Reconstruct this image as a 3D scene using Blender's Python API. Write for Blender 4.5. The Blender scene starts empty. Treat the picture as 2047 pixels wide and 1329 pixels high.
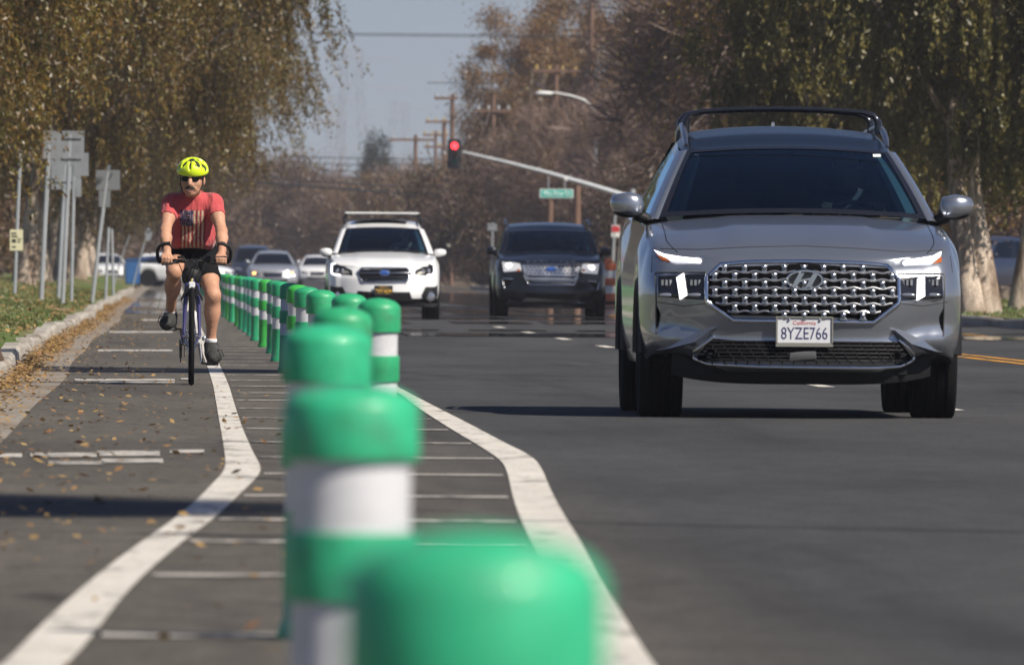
import bpy, bmesh, math, random
import numpy as np
from mathutils import Vector, Matrix
from mathutils.bvhtree import BVHTree

SC = bpy.context.scene
COL = SC.collection
R_ = math.radians

# ------------------------------------------------------------------ camera
FPX = 25000.0            # focal length in photograph pixels (2047 wide)
CAMH = 0.83
VX, VY, SLOPE = 340.0, 534.0, 0.007   # vanishing point of the road, horizon tilt
PW, PH = 2047.0, 1329.0
cam_d = bpy.data.cameras.new("camera")
cam = bpy.data.objects.new("camera", cam_d)
COL.objects.link(cam)
cam_d.sensor_fit = 'HORIZONTAL'
cam_d.sensor_width = 36.0
cam_d.lens = FPX * 36.0 / PW
cam_d.clip_start = 0.5
cam_d.clip_end = 9000
_yaw = math.atan((PW / 2 - VX) / FPX)
_hc = VY + SLOPE * (PW / 2 - VX)
_pit = -math.atan((PH / 2 - _hc) / FPX)
_d = Vector((math.sin(_yaw) * math.cos(_pit), math.cos(_yaw) * math.cos(_pit), math.sin(_pit)))
_r = Vector((math.cos(_yaw), -math.sin(_yaw), 0))
_u = _r.cross(_d)
_a = math.atan(SLOPE)
_r2 = _r * math.cos(_a) + _u * math.sin(_a)
_u2 = _u * math.cos(_a) - _r * math.sin(_a)
cam.matrix_world = Matrix(((_r2.x, _u2.x, -_d.x, 0), (_r2.y, _u2.y, -_d.y, 0), (_r2.z, _u2.z, -_d.z, CAMH), (0, 0, 0, 1)))
cam_d.dof.use_dof = True
cam_d.dof.focus_distance = 88.0
cam_d.dof.aperture_fstop = cam_d.lens / 1000 / 0.031
SC.camera = cam

# ------------------------------------------------------------------ light
SUN_DIR = Vector((0.73, -0.60, 0.92)).normalized()       # towards the sun
world = bpy.data.worlds.new("World")
SC.world = world
world.use_nodes = True
_nt = world.node_tree
_bg = _nt.nodes["Background"]
_sky = _nt.nodes.new("ShaderNodeTexSky")
_sky.sky_type = 'NISHITA'
_sky.sun_disc = False
_sky.sun_elevation = math.asin(SUN_DIR.z)
_sky.sun_rotation = math.atan2(SUN_DIR.x, SUN_DIR.y)
_sky.altitude = 0
_sky.air_density = 1.0
_sky.dust_density = 0.2
_sky.ozone_density = 3.2
_tint = _nt.nodes.new("ShaderNodeMix"); _tint.data_type = 'RGBA'; _tint.blend_type = 'MULTIPLY'
_tint.inputs["Factor"].default_value = 1.0
_tint.inputs["B"].default_value = (1.05, 0.97, 1.07, 1)
_nt.links.new(_sky.outputs[0], _tint.inputs["A"])
_nt.links.new(_tint.outputs["Result"], _bg.inputs[0])
_tcw = _nt.nodes.new("ShaderNodeTexCoord")
_lift = _nt.nodes.new("ShaderNodeVectorMath"); _lift.operation = 'ADD'
_lift.inputs[1].default_value = (0, 0, 0.05)          # hide the yellow band low on the horizon: the air is clear to the ground
_nrm = _nt.nodes.new("ShaderNodeVectorMath"); _nrm.operation = 'NORMALIZE'
_nt.links.new(_tcw.outputs["Generated"], _lift.inputs[0]); _nt.links.new(_lift.outputs[0], _nrm.inputs[0]); _nt.links.new(_nrm.outputs[0], _sky.inputs[0])
_bg.inputs[1].default_value = 0.05
sun_d = bpy.data.lights.new("sun", 'SUN')
sun_d.energy = 5.0
sun_d.angle = R_(0.55)
sun_d.color = (1.0, 0.93, 0.82)
sun = bpy.data.objects.new("sun", sun_d)
COL.objects.link(sun)
sun.rotation_euler = SUN_DIR.to_track_quat('Z', 'Y').to_euler()
sun.location = (60, -40, 60)
SC.view_settings.view_transform = 'Standard'
SC.view_settings.look = 'None'
SC.view_settings.exposure = 0.45
SC.view_settings.gamma = 1.0
SC.render.engine = 'CYCLES'
SC.cycles.max_bounces = 6
SC.cycles.transparent_max_bounces = 12
SC.cycles.volume_bounces = 0
SC.cycles.volume_step_rate = 4
SC.cycles.use_denoising = True

# ------------------------------------------------------------------ picture -> place helpers
def yh(px):
    return VY + SLOPE * (px - VX)

def at(px, py, Y):
    """point at distance Y that the photograph shows at px,py"""
    s = FPX / Y
    return Vector(((px - VX) / s, Y, CAMH - (py - yh(px)) / s))

def gnd(px, py, z=0.0):
    s = (py - yh(px)) / (CAMH - z)
    return Vector(((px - VX) / s, FPX / s, z))

# ------------------------------------------------------------------ object helpers
def tag(o, label=None, cat=None, group=None, kind=None):
    if label: o["label"] = label
    if cat: o["category"] = cat
    if group: o["group"] = group
    if kind: o["kind"] = kind
    return o

def empty(name, loc=(0, 0, 0), rz=0.0, label=None, cat=None, group=None):
    o = bpy.data.objects.new(name, None)
    COL.objects.link(o)
    o.location = loc
    o.rotation_euler = (0, 0, rz)
    o.empty_display_size = 0.2
    return tag(o, label, cat, group)

def copy_tree(o, parent=None):
    c = o.copy()
    COL.objects.link(c)
    if parent: c.parent = parent
    for ch in list(o.children):
        copy_tree(ch, c)
    return c

def mesh_np(name, verts, quads, mat, parent=None, smooth=False):
    """fast mesh from numpy arrays of equal-sided faces"""
    verts = np.asarray(verts, np.float32).reshape(-1, 3)
    quads = np.asarray(quads, np.int32)
    nf, k = quads.shape
    me = bpy.data.meshes.new(name)
    me.vertices.add(len(verts))
    me.vertices.foreach_set("co", verts.ravel())
    me.loops.add(nf * k)
    me.loops.foreach_set("vertex_index", quads.ravel())
    me.polygons.add(nf)
    me.polygons.foreach_set("loop_start", np.arange(0, nf * k, k, dtype=np.int32))
    me.polygons.foreach_set("loop_total", np.full(nf, k, np.int32))
    if smooth:
        me.polygons.foreach_set("use_smooth", np.ones(nf, bool))
    me.update(calc_edges=True)
    me.validate()
    for m in (mat if isinstance(mat, (list, tuple)) else [mat]):
        me.materials.append(m)
    o = bpy.data.objects.new(name, me)
    COL.objects.link(o)
    if parent: o.parent = parent
    return o

class MB:
    """collects simple shapes, links them as ONE mesh object"""
    def __init__(self):
        self.v = []; self.f = []; self.mi = []; self.cur = 0
    def add(self, vs, fs):
        b = len(self.v)
        self.v.extend([tuple(p) for p in vs])
        for f in fs:
            self.f.append(tuple(b + i for i in f)); self.mi.append(self.cur)
        return self
    def box(self, c, s, rot=None, taper=1.0):
        hx, hy, hz = s[0] / 2, s[1] / 2, s[2] / 2
        vs = []
        for z in (-hz, hz):
            k = taper if z > 0 else 1.0
            for x, y in ((-hx, -hy), (hx, -hy), (hx, hy), (-hx, hy)):
                vs.append(Vector((x * k, y * k, z)))
        if rot is not None:
            vs = [rot @ p for p in vs]
        c = Vector(c)
        vs = [p + c for p in vs]
        return self.add(vs, [(3, 2, 1, 0), (4, 5, 6, 7), (0, 1, 5, 4), (1, 2, 6, 5), (2, 3, 7, 6), (3, 0, 4, 7)])
    def tube(self, pts, r, n=8, caps=True):
        pts = [Vector(p) for p in pts]
        rs = r if isinstance(r, (list, tuple)) else [r] * len(pts)
        rings = []
        ref = None
        for i, p in enumerate(pts):
            t = (pts[min(i + 1, len(pts) - 1)] - pts[max(i - 1, 0)])
            if t.length < 1e-9: t = Vector((0, 0, 1))
            t.normalize()
            if ref is None:
                ref = Vector((1, 0, 0)) if abs(t.x) < 0.8 else Vector((0, 1, 0))
            a = (ref - t * ref.dot(t)).normalized()
            b = t.cross(a)
            ref = a
            rings.append([p + (a * math.cos(2 * math.pi * k / n) + b * math.sin(2 * math.pi * k / n)) * rs[i] for k in range(n)])
        vs = [p for rg in rings for p in rg]
        fs = []
        for i in range(len(rings) - 1):
            for k in range(n):
                k2 = (k + 1) % n
                fs.append((i * n + k, i * n + k2, (i + 1) * n + k2, (i + 1) * n + k))
        if caps:
            fs.append(tuple(range(n - 1, -1, -1)))
            fs.append(tuple((len(rings) - 1) * n + k for k in range(n)))
        return self.add(vs, fs)
    def lathe(self, prof, c=(0, 0, 0), axis='z', n=24, close=False):
        """prof: list of (radius, along axis)"""
        c = Vector(c)
        vs = []
        for (r, h) in prof:
            for k in range(n):
                a = 2 * math.pi * k / n
                p = (r * math.cos(a), r * math.sin(a), h)
                if axis == 'x': p = (h, p[0], p[1])
                elif axis == 'y': p = (p[1], h, p[0])
                vs.append(Vector(p) + c)
        fs = []
        m = len(prof)
        rng = range(m if close else m - 1)
        for i in rng:
            j = (i + 1) % m
            for k in range(n):
                k2 = (k + 1) % n
                fs.append((i * n + k, i * n + k2, j * n + k2, j * n + k))
        if not close:
            fs.append(tuple(range(n - 1, -1, -1)))
            fs.append(tuple((m - 1) * n + k for k in range(n)))
        return self.add(vs, fs)
    def ball(self, c, r, n=14, m=9, fn=None):
        c = Vector(c)
        rx, ry, rz = (r, r, r) if not isinstance(r, (tuple, list)) else r
        vs = []
        for i in range(m + 1):
            th = math.pi * i / m
            for k in range(n):
                a = 2 * math.pi * k / n
                p = Vector((rx * math.sin(th) * math.cos(a), ry * math.sin(th) * math.sin(a), rz * math.cos(th)))
                if fn: p = fn(p)
                vs.append(p + c)
        fs = []
        for i in range(m):
            for k in range(n):
                k2 = (k + 1) % n
                fs.append((i * n + k, (i + 1) * n + k, (i + 1) * n + k2, i * n + k2))
        return self.add(vs, fs)
    def prism(self, poly, y0, y1):
        """polygon in x,z pushed along y"""
        n = len(poly)
        vs = [Vector((p[0], y0, p[1])) for p in poly] + [Vector((p[0], y1, p[1])) for p in poly]
        fs = [tuple(range(n)), tuple(range(2 * n - 1, n - 1, -1))]
        for i in range(n):
            j = (i + 1) % n
            fs.append((i, i + n, j + n, j))
        return self.add(vs, fs)
    def build(self, name, mat, parent=None, smooth=False, weld=False, bevel=0.0, autosmooth=None):
        me = bpy.data.meshes.new(name)
        me.from_pydata([tuple(p) for p in self.v], [], self.f)
        mats = mat if isinstance(mat, (list, tuple)) else [mat]
        for m in mats: me.materials.append(m)
        if len(mats) > 1:
            me.polygons.foreach_set("material_index", self.mi)
        bm = bmesh.new(); bm.from_mesh(me)
        if weld: bmesh.ops.remove_doubles(bm, verts=bm.verts, dist=1e-5)
        bmesh.ops.recalc_face_normals(bm, faces=bm.faces)
        if bevel > 0:
            es = [e for e in bm.edges if len(e.link_faces) == 2 and e.calc_face_angle(0) > 0.5]
            bmesh.ops.bevel(bm, geom=es, offset=bevel, segments=2, affect='EDGES', clamp_overlap=True)
        if smooth:
            for f in bm.faces: f.smooth = True
            lim = autosmooth if autosmooth else R_(50)
            for e in bm.edges:
                if len(e.link_faces) == 2 and e.calc_face_angle(0) > lim: e.smooth = False
        bm.to_mesh(me); bm.free()
        o = bpy.data.objects.new(name, me)
        COL.objects.link(o)
        if parent: o.parent = parent
        return o

def text_mesh(name, txt, height, mat, parent, loc, rot=(math.pi / 2, 0, 0), extrude=0.001, width=None, bold=0.0, space=1.0):
    cu = bpy.data.curves.new(name + "_curve", 'FONT')
    cu.body = txt
    cu.size = 1.0
    cu.align_x = 'CENTER'
    cu.space_character = space
    cu.offset = bold
    cu.extrude = 0.0
    cu.resolution_u = 3
    tmp = bpy.data.objects.new(name + "_tmp", cu)
    COL.objects.link(tmp)
    dg = bpy.context.evaluated_depsgraph_get()
    me = bpy.data.meshes.new_from_object(tmp.evaluated_get(dg))
    bpy.data.objects.remove(tmp)
    xs = [v.co.x for v in me.vertices]; ys = [v.co.y for v in me.vertices]
    w = max(xs) - min(xs); h = max(ys) - min(ys)
    cx = (max(xs) + min(xs)) / 2; cy = (max(ys) + min(ys)) / 2
    sy = height / h
    sx = (width / w) if width else sy
    for v in me.vertices:
        v.co.x = (v.co.x - cx) * sx; v.co.y = (v.co.y - cy) * sy
    bm = bmesh.new(); bm.from_mesh(me)
    r = bmesh.ops.extrude_face_region(bm, geom=bm.faces[:])
    for g in r["geom"]:
        if isinstance(g, bmesh.types.BMVert): g.co.z += extrude
    bmesh.ops.recalc_face_normals(bm, faces=bm.faces)
    bm.to_mesh(me); bm.free()
    me.materials.clear(); me.materials.append(mat)
    o = bpy.data.objects.new(name, me)
    COL.objects.link(o)
    o.parent = parent
    o.location = loc
    o.rotation_euler = rot
    return o

# ------------------------------------------------------------------ materials
def M(name, col, rough=0.5, metal=0.0, spec=0.5, noise=None, bump=None, emit=0.0, coat=0.0, ecol=None, coords='Object', sheen=0.0):
    m = bpy.data.materials.new(name)
    m.use_nodes = True
    nt = m.node_tree
    b = nt.nodes["Principled BSDF"]
    c4 = (*col, 1.0)
    b.inputs["Base Color"].default_value = c4
    b.inputs["Roughness"].default_value = rough
    b.inputs["Metallic"].default_value = metal
    b.inputs["Specular IOR Level"].default_value = spec
    b.inputs["Coat Weight"].default_value = coat
    b.inputs["Coat Roughness"].default_value = 0.06
    if sheen: b.inputs["Sheen Weight"].default_value = sheen
    if emit:
        b.inputs["Emission Color"].default_value = (*(ecol or col), 1)
        b.inputs["Emission Strength"].default_value = emit
    if noise or bump:
        tc = nt.nodes.new("ShaderNodeTexCoord")
        if coords == 'World':
            g = nt.nodes.new("ShaderNodeNewGeometry"); src = g.outputs["Position"]
        else:
            src = tc.outputs["Object"]
    if noise:
        items = noise if isinstance(noise, list) else [noise]
        cur = None
        for (sc, amt, *rest) in items:
            n = nt.nodes.new("ShaderNodeTexNoise")
            n.inputs["Scale"].default_value = 1.0
            n.inputs["Detail"].default_value = 5
            n.inputs["Roughness"].default_value = 0.65
            mp = nt.nodes.new("ShaderNodeMapping")
            s3 = sc if isinstance(sc, (tuple, list)) else (sc, sc, sc)
            mp.inputs["Scale"].default_value = s3
            nt.links.new(src, mp.inputs["Vector"])
            nt.links.new(mp.outputs[0], n.inputs["Vector"])
            mr = nt.nodes.new("ShaderNodeMapRange")
            mr.inputs["From Min"].default_value = 0.3
            mr.inputs["From Max"].default_value = 0.7
            nt.links.new(n.outputs["Fac"], mr.inputs["Value"])
            mix = nt.nodes.new("ShaderNodeMix"); mix.data_type = 'RGBA'
            nt.links.new(mr.outputs[0], mix.inputs["Factor"])
            if rest and not isinstance(rest[0], (int, float)):
                # blend towards another colour
                if cur is None: mix.inputs["A"].default_value = c4
                else: nt.links.new(cur, mix.inputs["A"])
                mix.inputs["B"].default_value = (*rest[0], 1)
                mr.inputs["To Max"].default_value = amt
                if len(rest) > 1:
                    mr.inputs["From Min"].default_value, mr.inputs["From Max"].default_value = rest[1]
                cur = mix.outputs["Result"]
            else:
                lo, hi = 1 - amt, 1 + amt
                mix.inputs["A"].default_value = (lo, lo, lo, 1)
                mix.inputs["B"].default_value = (hi, hi, hi, 1)
                mu = nt.nodes.new("ShaderNodeMix"); mu.data_type = 'RGBA'; mu.blend_type = 'MULTIPLY'
                mu.inputs["Factor"].default_value = 1
                if cur is None: mu.inputs["A"].default_value = c4
                else: nt.links.new(cur, mu.inputs["A"])
                nt.links.new(mix.outputs["Result"], mu.inputs["B"])
                cur = mu.outputs["Result"]
        nt.links.new(cur, b.inputs["Base Color"])
    if bump:
        sc, st = bump
        n = nt.nodes.new("ShaderNodeTexNoise")
        n.inputs["Scale"].default_value = sc
        n.inputs["Detail"].default_value = 4
        nt.links.new(src, n.inputs["Vector"])
        bp = nt.nodes.new("ShaderNodeBump")
        bp.inputs["Strength"].default_value = st
        bp.inputs["Distance"].default_value = 0.01
        nt.links.new(n.outputs["Fac"], bp.inputs["Height"])
        nt.links.new(bp.outputs[0], b.inputs["Normal"])
    return m

def leaf_mat(name, cols, transl=0.25, vary=0.35):
    """each leaf takes its own colour; each tree is a little lighter or darker"""
    m = bpy.data.materials.new(name)
    m.use_nodes = True
    nt = m.node_tree
    nt.nodes.clear()
    out = nt.nodes.new("ShaderNodeOutputMaterial")
    g = nt.nodes.new("ShaderNodeNewGeometry")
    rp = nt.nodes.new("ShaderNodeValToRGB")
    rp.color_ramp.interpolation = 'LINEAR'
    els = rp.color_ramp.elements
    n = len(cols)
    for i in range(n - 2): els.new(0.5)
    for i, c in enumerate(cols):
        els[i].position = i / (n - 1)
        els[i].color = (*c, 1)
    tc_ = nt.nodes.new("ShaderNodeTexCoord")
    nz = nt.nodes.new("ShaderNodeTexNoise"); nz.inputs["Scale"].default_value = 0.55; nz.inputs["Detail"].default_value = 3
    nt.links.new(tc_.outputs["Object"], nz.inputs[0])
    ma1 = nt.nodes.new("ShaderNodeMath"); ma1.operation = 'MULTIPLY_ADD'; ma1.inputs[1].default_value = 1.5; ma1.inputs[2].default_value = -0.5
    nt.links.new(nz.outputs["Fac"], ma1.inputs[0])
    ma2 = nt.nodes.new("ShaderNodeMath"); ma2.operation = 'MULTIPLY_ADD'; ma2.inputs[1].default_value = 0.55; ma2.use_clamp = True
    nt.links.new(g.outputs["Random Per Island"], ma2.inputs[0]); nt.links.new(ma1.outputs[0], ma2.inputs[2])
    nt.links.new(ma2.outputs[0], rp.inputs["Fac"])
    oi = nt.nodes.new("ShaderNodeObjectInfo")
    mr = nt.nodes.new("ShaderNodeMapRange")
    mr.inputs["To Min"].default_value = 1 - vary
    mr.inputs["To Max"].default_value = 1 + vary
    nt.links.new(oi.outputs["Random"], mr.inputs["Value"])
    hs = nt.nodes.new("ShaderNodeHueSaturation")
    nt.links.new(rp.outputs[0], hs.inputs["Color"])
    nt.links.new(mr.outputs[0], hs.inputs["Value"])
    d = nt.nodes.new("ShaderNodeBsdfDiffuse")
    t = nt.nodes.new("ShaderNodeBsdfTranslucent")
    gl = nt.nodes.new("ShaderNodeBsdfGlossy"); gl.inputs["Roughness"].default_value = 0.45
    mx = nt.nodes.new("ShaderNodeMixShader"); mx.inputs[0].default_value = transl
    mx2 = nt.nodes.new("ShaderNodeMixShader"); mx2.inputs[0].default_value = 0.04
    nt.links.new(hs.outputs[0], d.inputs["Color"])
    nt.links.new(hs.outputs[0], t.inputs["Color"])
    nt.links.new(d.outputs[0], mx.inputs[1]); nt.links.new(t.outputs[0], mx.inputs[2])
    nt.links.new(mx.outputs[0], mx2.inputs[1]); nt.links.new(gl.outputs[0], mx2.inputs[2])
    nt.links.new(mx2.outputs[0], out.inputs["Surface"])
    return m

def glass_mat(name, tint, ior=1.5, rough=0.0):
    m = bpy.data.materials.new(name)
    m.use_nodes = True
    nt = m.node_tree
    nt.nodes.clear()
    out = nt.nodes.new("ShaderNodeOutputMaterial")
    tr = nt.nodes.new("ShaderNodeBsdfTransparent"); tr.inputs[0].default_value = (*tint, 1)
    gl = nt.nodes.new("ShaderNodeBsdfGlossy"); gl.inputs["Roughness"].default_value = rough; gl.inputs["Color"].default_value = (0.62, 0.86, 1.0, 1)
    fr = nt.nodes.new("ShaderNodeFresnel"); fr.inputs[0].default_value = ior
    mx = nt.nodes.new("ShaderNodeMixShader")
    nt.links.new(fr.outputs[0], mx.inputs[0])
    nt.links.new(tr.outputs[0], mx.inputs[1]); nt.links.new(gl.outputs[0], mx.inputs[2])
    nt.links.new(mx.outputs[0], out.inputs["Surface"])
    return m
# ================================================================== THE SETTING
rng = np.random.default_rng(7)
random.seed(7)

def sheet(name, pts_fn, xs, ys, mat, kind='structure'):
    V = []; F = []
    for j, y in enumerate(ys):
        for i, x in enumerate(xs):
            V.append(pts_fn(x, y))
    nx = len(xs)
    for j in range(len(ys) - 1):
        for i in range(nx - 1):
            F.append((j * nx + i, j * nx + i + 1, (j + 1) * nx + i + 1, (j + 1) * nx + i))
    o = mesh_np(name, V, F, mat)
    return tag(o, kind=kind)

def road_material():
    m = bpy.data.materials.new("asphalt")
    m.use_nodes = True
    nt = m.node_tree
    b = nt.nodes["Principled BSDF"]
    L = nt.links.new
    g = nt.nodes.new("ShaderNodeNewGeometry")
    sep = nt.nodes.new("ShaderNodeSeparateXYZ"); L(g.outputs["Position"], sep.inputs[0])
    def noise(scale3, detail=5, rough=0.6):
        mp = nt.nodes.new("ShaderNodeMapping"); mp.inputs["Scale"].default_value = scale3
        n = nt.nodes.new("ShaderNodeTexNoise"); n.inputs["Scale"].default_value = 1; n.inputs["Detail"].default_value = detail
        n.inputs["Roughness"].default_value = rough
        L(g.outputs["Position"], mp.inputs[0]); L(mp.outputs[0], n.inputs[0])
        return n.outputs["Fac"]
    def mrange(v, a, b_, c=0.0, d=1.0):
        r = nt.nodes.new("ShaderNodeMapRange")
        r.inputs[1].default_value = a; r.inputs[2].default_value = b_; r.inputs[3].default_value = c; r.inputs[4].default_value = d
        L(v, r.inputs[0]); return r.outputs[0]
    def mixc(f, A, B, blend='MIX'):
        x = nt.nodes.new("ShaderNodeMix"); x.data_type = 'RGBA'; x.blend_type = blend
        for sock, val in (("Factor", f), ("A", A), ("B", B)):
            if isinstance(val, (int, float)): x.inputs[sock].default_value = val
            elif isinstance(val, tuple): x.inputs[sock].default_value = (*val, 1)
            else: L(val, x.inputs[sock])
        return x.outputs["Result"]
    def math_(op, a, b_):
        x = nt.nodes.new("ShaderNodeMath"); x.operation = op
        for i, v in enumerate((a, b_)):
            if isinstance(v, (int, float)): x.inputs[i].default_value = v
            else: L(v, x.inputs[i])
        return x.outputs[0]
    X, Y = sep.outputs[0], sep.outputs[1]
    # newer dark asphalt in the traffic lanes, older brown-grey asphalt in the cycle lane
    lane = mrange(X, 0.9, 1.7)
    base = mixc(lane, (0.092, 0.083, 0.073), (0.053, 0.053, 0.055))
    patch = mrange(noise((0.55, 0.10, 1)), 0.35, 0.65)
    base = mixc(1.0, base, mixc(patch, (0.80, 0.80, 0.80), (1.18, 1.17, 1.15)), 'MULTIPLY')
    fine = mrange(noise((70, 14, 1), 3, 0.8), 0.25, 0.75)
    base = mixc(1.0, base, mixc(fine, (0.50, 0.50, 0.50), (1.50, 1.50, 1.47)), 'MULTIPLY')
    mid = mrange(noise((9, 1.6, 1), 4, 0.75), 0.3, 0.7)
    base = mixc(1.0, base, mixc(mid, (0.84, 0.84, 0.84), (1.16, 1.16, 1.15)), 'MULTIPLY')
    # polished wheel tracks, oil in the middle of the lanes
    oil = mrange(noise((1.2, 0.05, 1), 3), 0.56, 0.72)
    base = mixc(math_('MULTIPLY', oil, 0.45), base, (0.020, 0.020, 0.021))
    # sealed cracks
    vor = nt.nodes.new("ShaderNodeTexVoronoi"); vor.feature = 'DISTANCE_TO_EDGE'; vor.inputs["Scale"].default_value = 1
    mp = nt.nodes.new("ShaderNodeMapping"); mp.inputs["Scale"].default_value = (0.5, 0.14, 1)
    wob = nt.nodes.new("ShaderNodeTexNoise"); wob.inputs["Scale"].default_value = 1.2
    L(g.outputs["Position"], wob.inputs[0])
    va = nt.nodes.new("ShaderNodeVectorMath"); va.operation = 'ADD'
    vs = nt.nodes.new("ShaderNodeVectorMath"); vs.operation = 'SCALE'; vs.inputs["Scale"].default_value = 1.6
    L(wob.outputs["Color"], vs.inputs[0]); L(g.outputs["Position"], va.inputs[0]); L(vs.outputs[0], va.inputs[1])
    L(va.outputs[0], mp.inputs[0]); L(mp.outputs[0], vor.inputs["Vector"])
    crack = mrange(vor.outputs["Distance"], 0.0, 0.012, 0.75, 0.0)
    crack = math_('MULTIPLY', crack, math_('SUBTRACT', 1.0, lane))
    base = mixc(crack, base, (0.018, 0.018, 0.018))
    L(base, b.inputs["Base Color"])
    b.inputs["Roughness"].default_value = 0.85
    b.inputs["Specular IOR Level"].default_value = 0.10
    bn = nt.nodes.new("ShaderNodeBump"); bn.inputs["Distance"].default_value = 0.004
    bn.inputs["Strength"].default_value = 0.45
    L(noise((90, 30, 1), 3, 0.8), bn.inputs["Height"]); L(bn.outputs[0], b.inputs["Normal"])
    return m

MAT_ROAD = road_material()
MAT_CONC = M("old concrete", (0.34, 0.31, 0.27), 0.9, spec=0.2, noise=[((1.3, .35, 2), 0.22), ((30, 10, 30), 0.22), ((.8, .2, 1), 0.75, (0.16, 0.115, 0.075), (0.5, 0.68))], bump=(60, .4), coords='World')
MAT_PAN = M("gutter concrete", (0.23, 0.205, 0.175), 0.95, spec=0.15, noise=[((1.3, .2, 2), 0.2), ((40, 10, 30), 0.25), ((2.0, .5, 1), 0.8, (0.16, 0.105, 0.06), (0.48, 0.66))], coords='World')
MAT_VERGE = M("worn lawn", (0.080, 0.115, 0.030), 0.95, spec=0.1, noise=[((.6, .05, 1), 0.85, (0.235, 0.165, 0.100), (0.50, 0.64)), ((12, 2.5, 12), 0.35), ((50, 20, 50), .3)], coords='World')
MAT_GROUND = M("dry ground", (0.16, 0.125, 0.085), 0.95, spec=0.1, noise=[((.08, .03, 1), 0.3), ((2, .5, 2), .25)], coords='World')
MAT_PAINT = M("worn road paint", (0.54, 0.505, 0.45), 0.8, spec=0.2, noise=[((4, .8, 1), 0.12), ((60, 14, 1), .16), ((6.0, 1.1, 1), .8, (0.16, .15, .135), (0.53, .66))], bump=(90, .3), coords='World')
MAT_PAINT_OLD = M("old road paint", (0.44, 0.41, 0.37), 0.85, spec=0.2, noise=[((4, .8, 1), 0.15), ((60, 14, 1), .2), ((7.0, 1.6, 1), .9, (0.10, .095, .09), (0.47, .60))], coords='World')
MAT_YELLOW = M("yellow road paint", (0.50, 0.235, 0.03), 0.8, spec=0.2, noise=[((3, .3, 1), 0.25), ((50, 10, 1), .2), ((5, .5, 1), .85, (.09, .075, .06), (.50, .64))], coords='World')

def kerb_x(y):      # inner foot of the left kerb
    return -1.22 - 0.04 * math.sin(y / 17.0) - 0.02 * math.sin(y / 5.3)

def verge_z(x, y):
    d = max(0.0, kerb_x(y) - 0.16 - x)
    return 0.13 + min(d, 2.3) * 0.148 + 0.03 * math.sin(y / 7.0 + x * 2) * min(1, d) + 0.012 * math.sin(y * 1.7 + 4 * x)

YS = [-12, 0, 10] + list(np.arange(20, 260, 4.0)) + list(np.arange(260, 700, 20.0)) + [760, 860, 1000, 1300, 1700, 2300, 3000, 4200]
sheet("ground", lambda x, y: (x, y, -0.05), list(np.linspace(-1500, 1500, 13)), [-300, 0, 300, 900, 1800, 3000, 4500], MAT_GROUND)
sheet("road", lambda x, y: (x, y, 0.0), [-1.0, 0.5, 1.5, 5, 8, 12.62], YS, MAT_ROAD)
sheet("gutter", lambda x, y: (kerb_x(y) - 0.02 + x, y, 0.004), [0.0, 0.2, 0.42], YS, MAT_PAN)
sheet("verge", lambda x, y: (kerb_x(y) - 0.13 - x, y, verge_z(kerb_x(y) - 0.13 - x, y)),
      [0.0, .15, .3, .6, .9, 1.2, 1.5, 1.8, 2.2, 2.6, 3.4, 5, 8, 14, 30], [-12, 0] + list(np.arange(10, 360, 1.5)) + list(np.arange(360, 900, 10)) + [1000], MAT_VERGE)
def rverge(x, y):
    return (12.75 + x, y, 0.14 + 0.10 * min(x, 2.5) / 2.5 + 0.015 * math.sin(y / 5 + 3 * x))
sheet("far_verge", rverge, [0, .4, 1, 2, 3, 5], [-12] + list(np.arange(0, 520, 5.0)), MAT_VERGE)

def kerb_mesh(name, xf, side, y0, y1, seg, mat, h=0.15, wob=0.012, skip=()):
    mb = MB()
    y = y0
    k = 0
    while y < y1:
        L_ = seg * (0.8 + 0.4 * random.random())
        if k in skip:
            y += L_; k += 1; continue
        ym = y + L_ / 2
        x0 = xf(ym); dx = (xf(y + L_) - xf(y)) / L_
        tz = random.uniform(-wob, wob); ty = random.uniform(-wob, wob) / L_ * 4
        hh = h + random.uniform(-wob, wob)
        ang = math.atan2(-dx, 1) + random.uniform(-.002, .002)
        rot = Matrix.Rotation(ang, 3, 'Z') @ Matrix.Rotation(ty, 3, 'X') @ Matrix.Rotation(side * random.uniform(-.03, .03), 3, 'Y')
        vs = []
        for (px, pz) in ((0.0, -0.12), (0.02, hh - 0.03), (0.05, hh), (0.17, hh), (0.17, -0.12)):
            for yy in (-L_ / 2 + .012, L_ / 2 - .012):
                vs.append(Vector((x0 + random.uniform(-wob, wob) * .2, ym, tz)) + rot @ Vector((side * px, yy, pz)))
        fs = []
        for i in range(4):
            fs.append((2 * i, 2 * i + 1, 2 * i + 3, 2 * i + 2))
        fs += [(0, 2, 4, 6, 8), (1, 9, 7, 5, 3)]
        mb.add(vs, fs)
        y += L_; k += 1
    return tag(mb.build(name, mat), kind='structure')
kerb_mesh("kerb", kerb_x, -1, 5, 420, 7.5, MAT_CONC, wob=0.012)
kerb_mesh("far_kerb", lambda y: 12.6, 1, 0, 520, 6.0, MAT_CONC)

# ---- painted markings, laid on the road
def marks(name, polys, mat, z=0.004):
    V = []; F = []
    for p in polys:
        b = len(V)
        V += [(q[0], q[1], z) for q in p]
        F.append(tuple(range(b, b + len(p))))
    me = bpy.data.meshes.new(name)
    me.from_pydata(V, [], F)
    bm = bmesh.new(); bm.from_mesh(me)
    for f in bm.faces:
        if f.normal.z < 0: f.normal_flip()
    bm.to_mesh(me); bm.free()
    me.materials.append(mat)
    o = bpy.data.objects.new(name, me); COL.objects.link(o)
    return tag(o, kind='structure')

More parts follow.
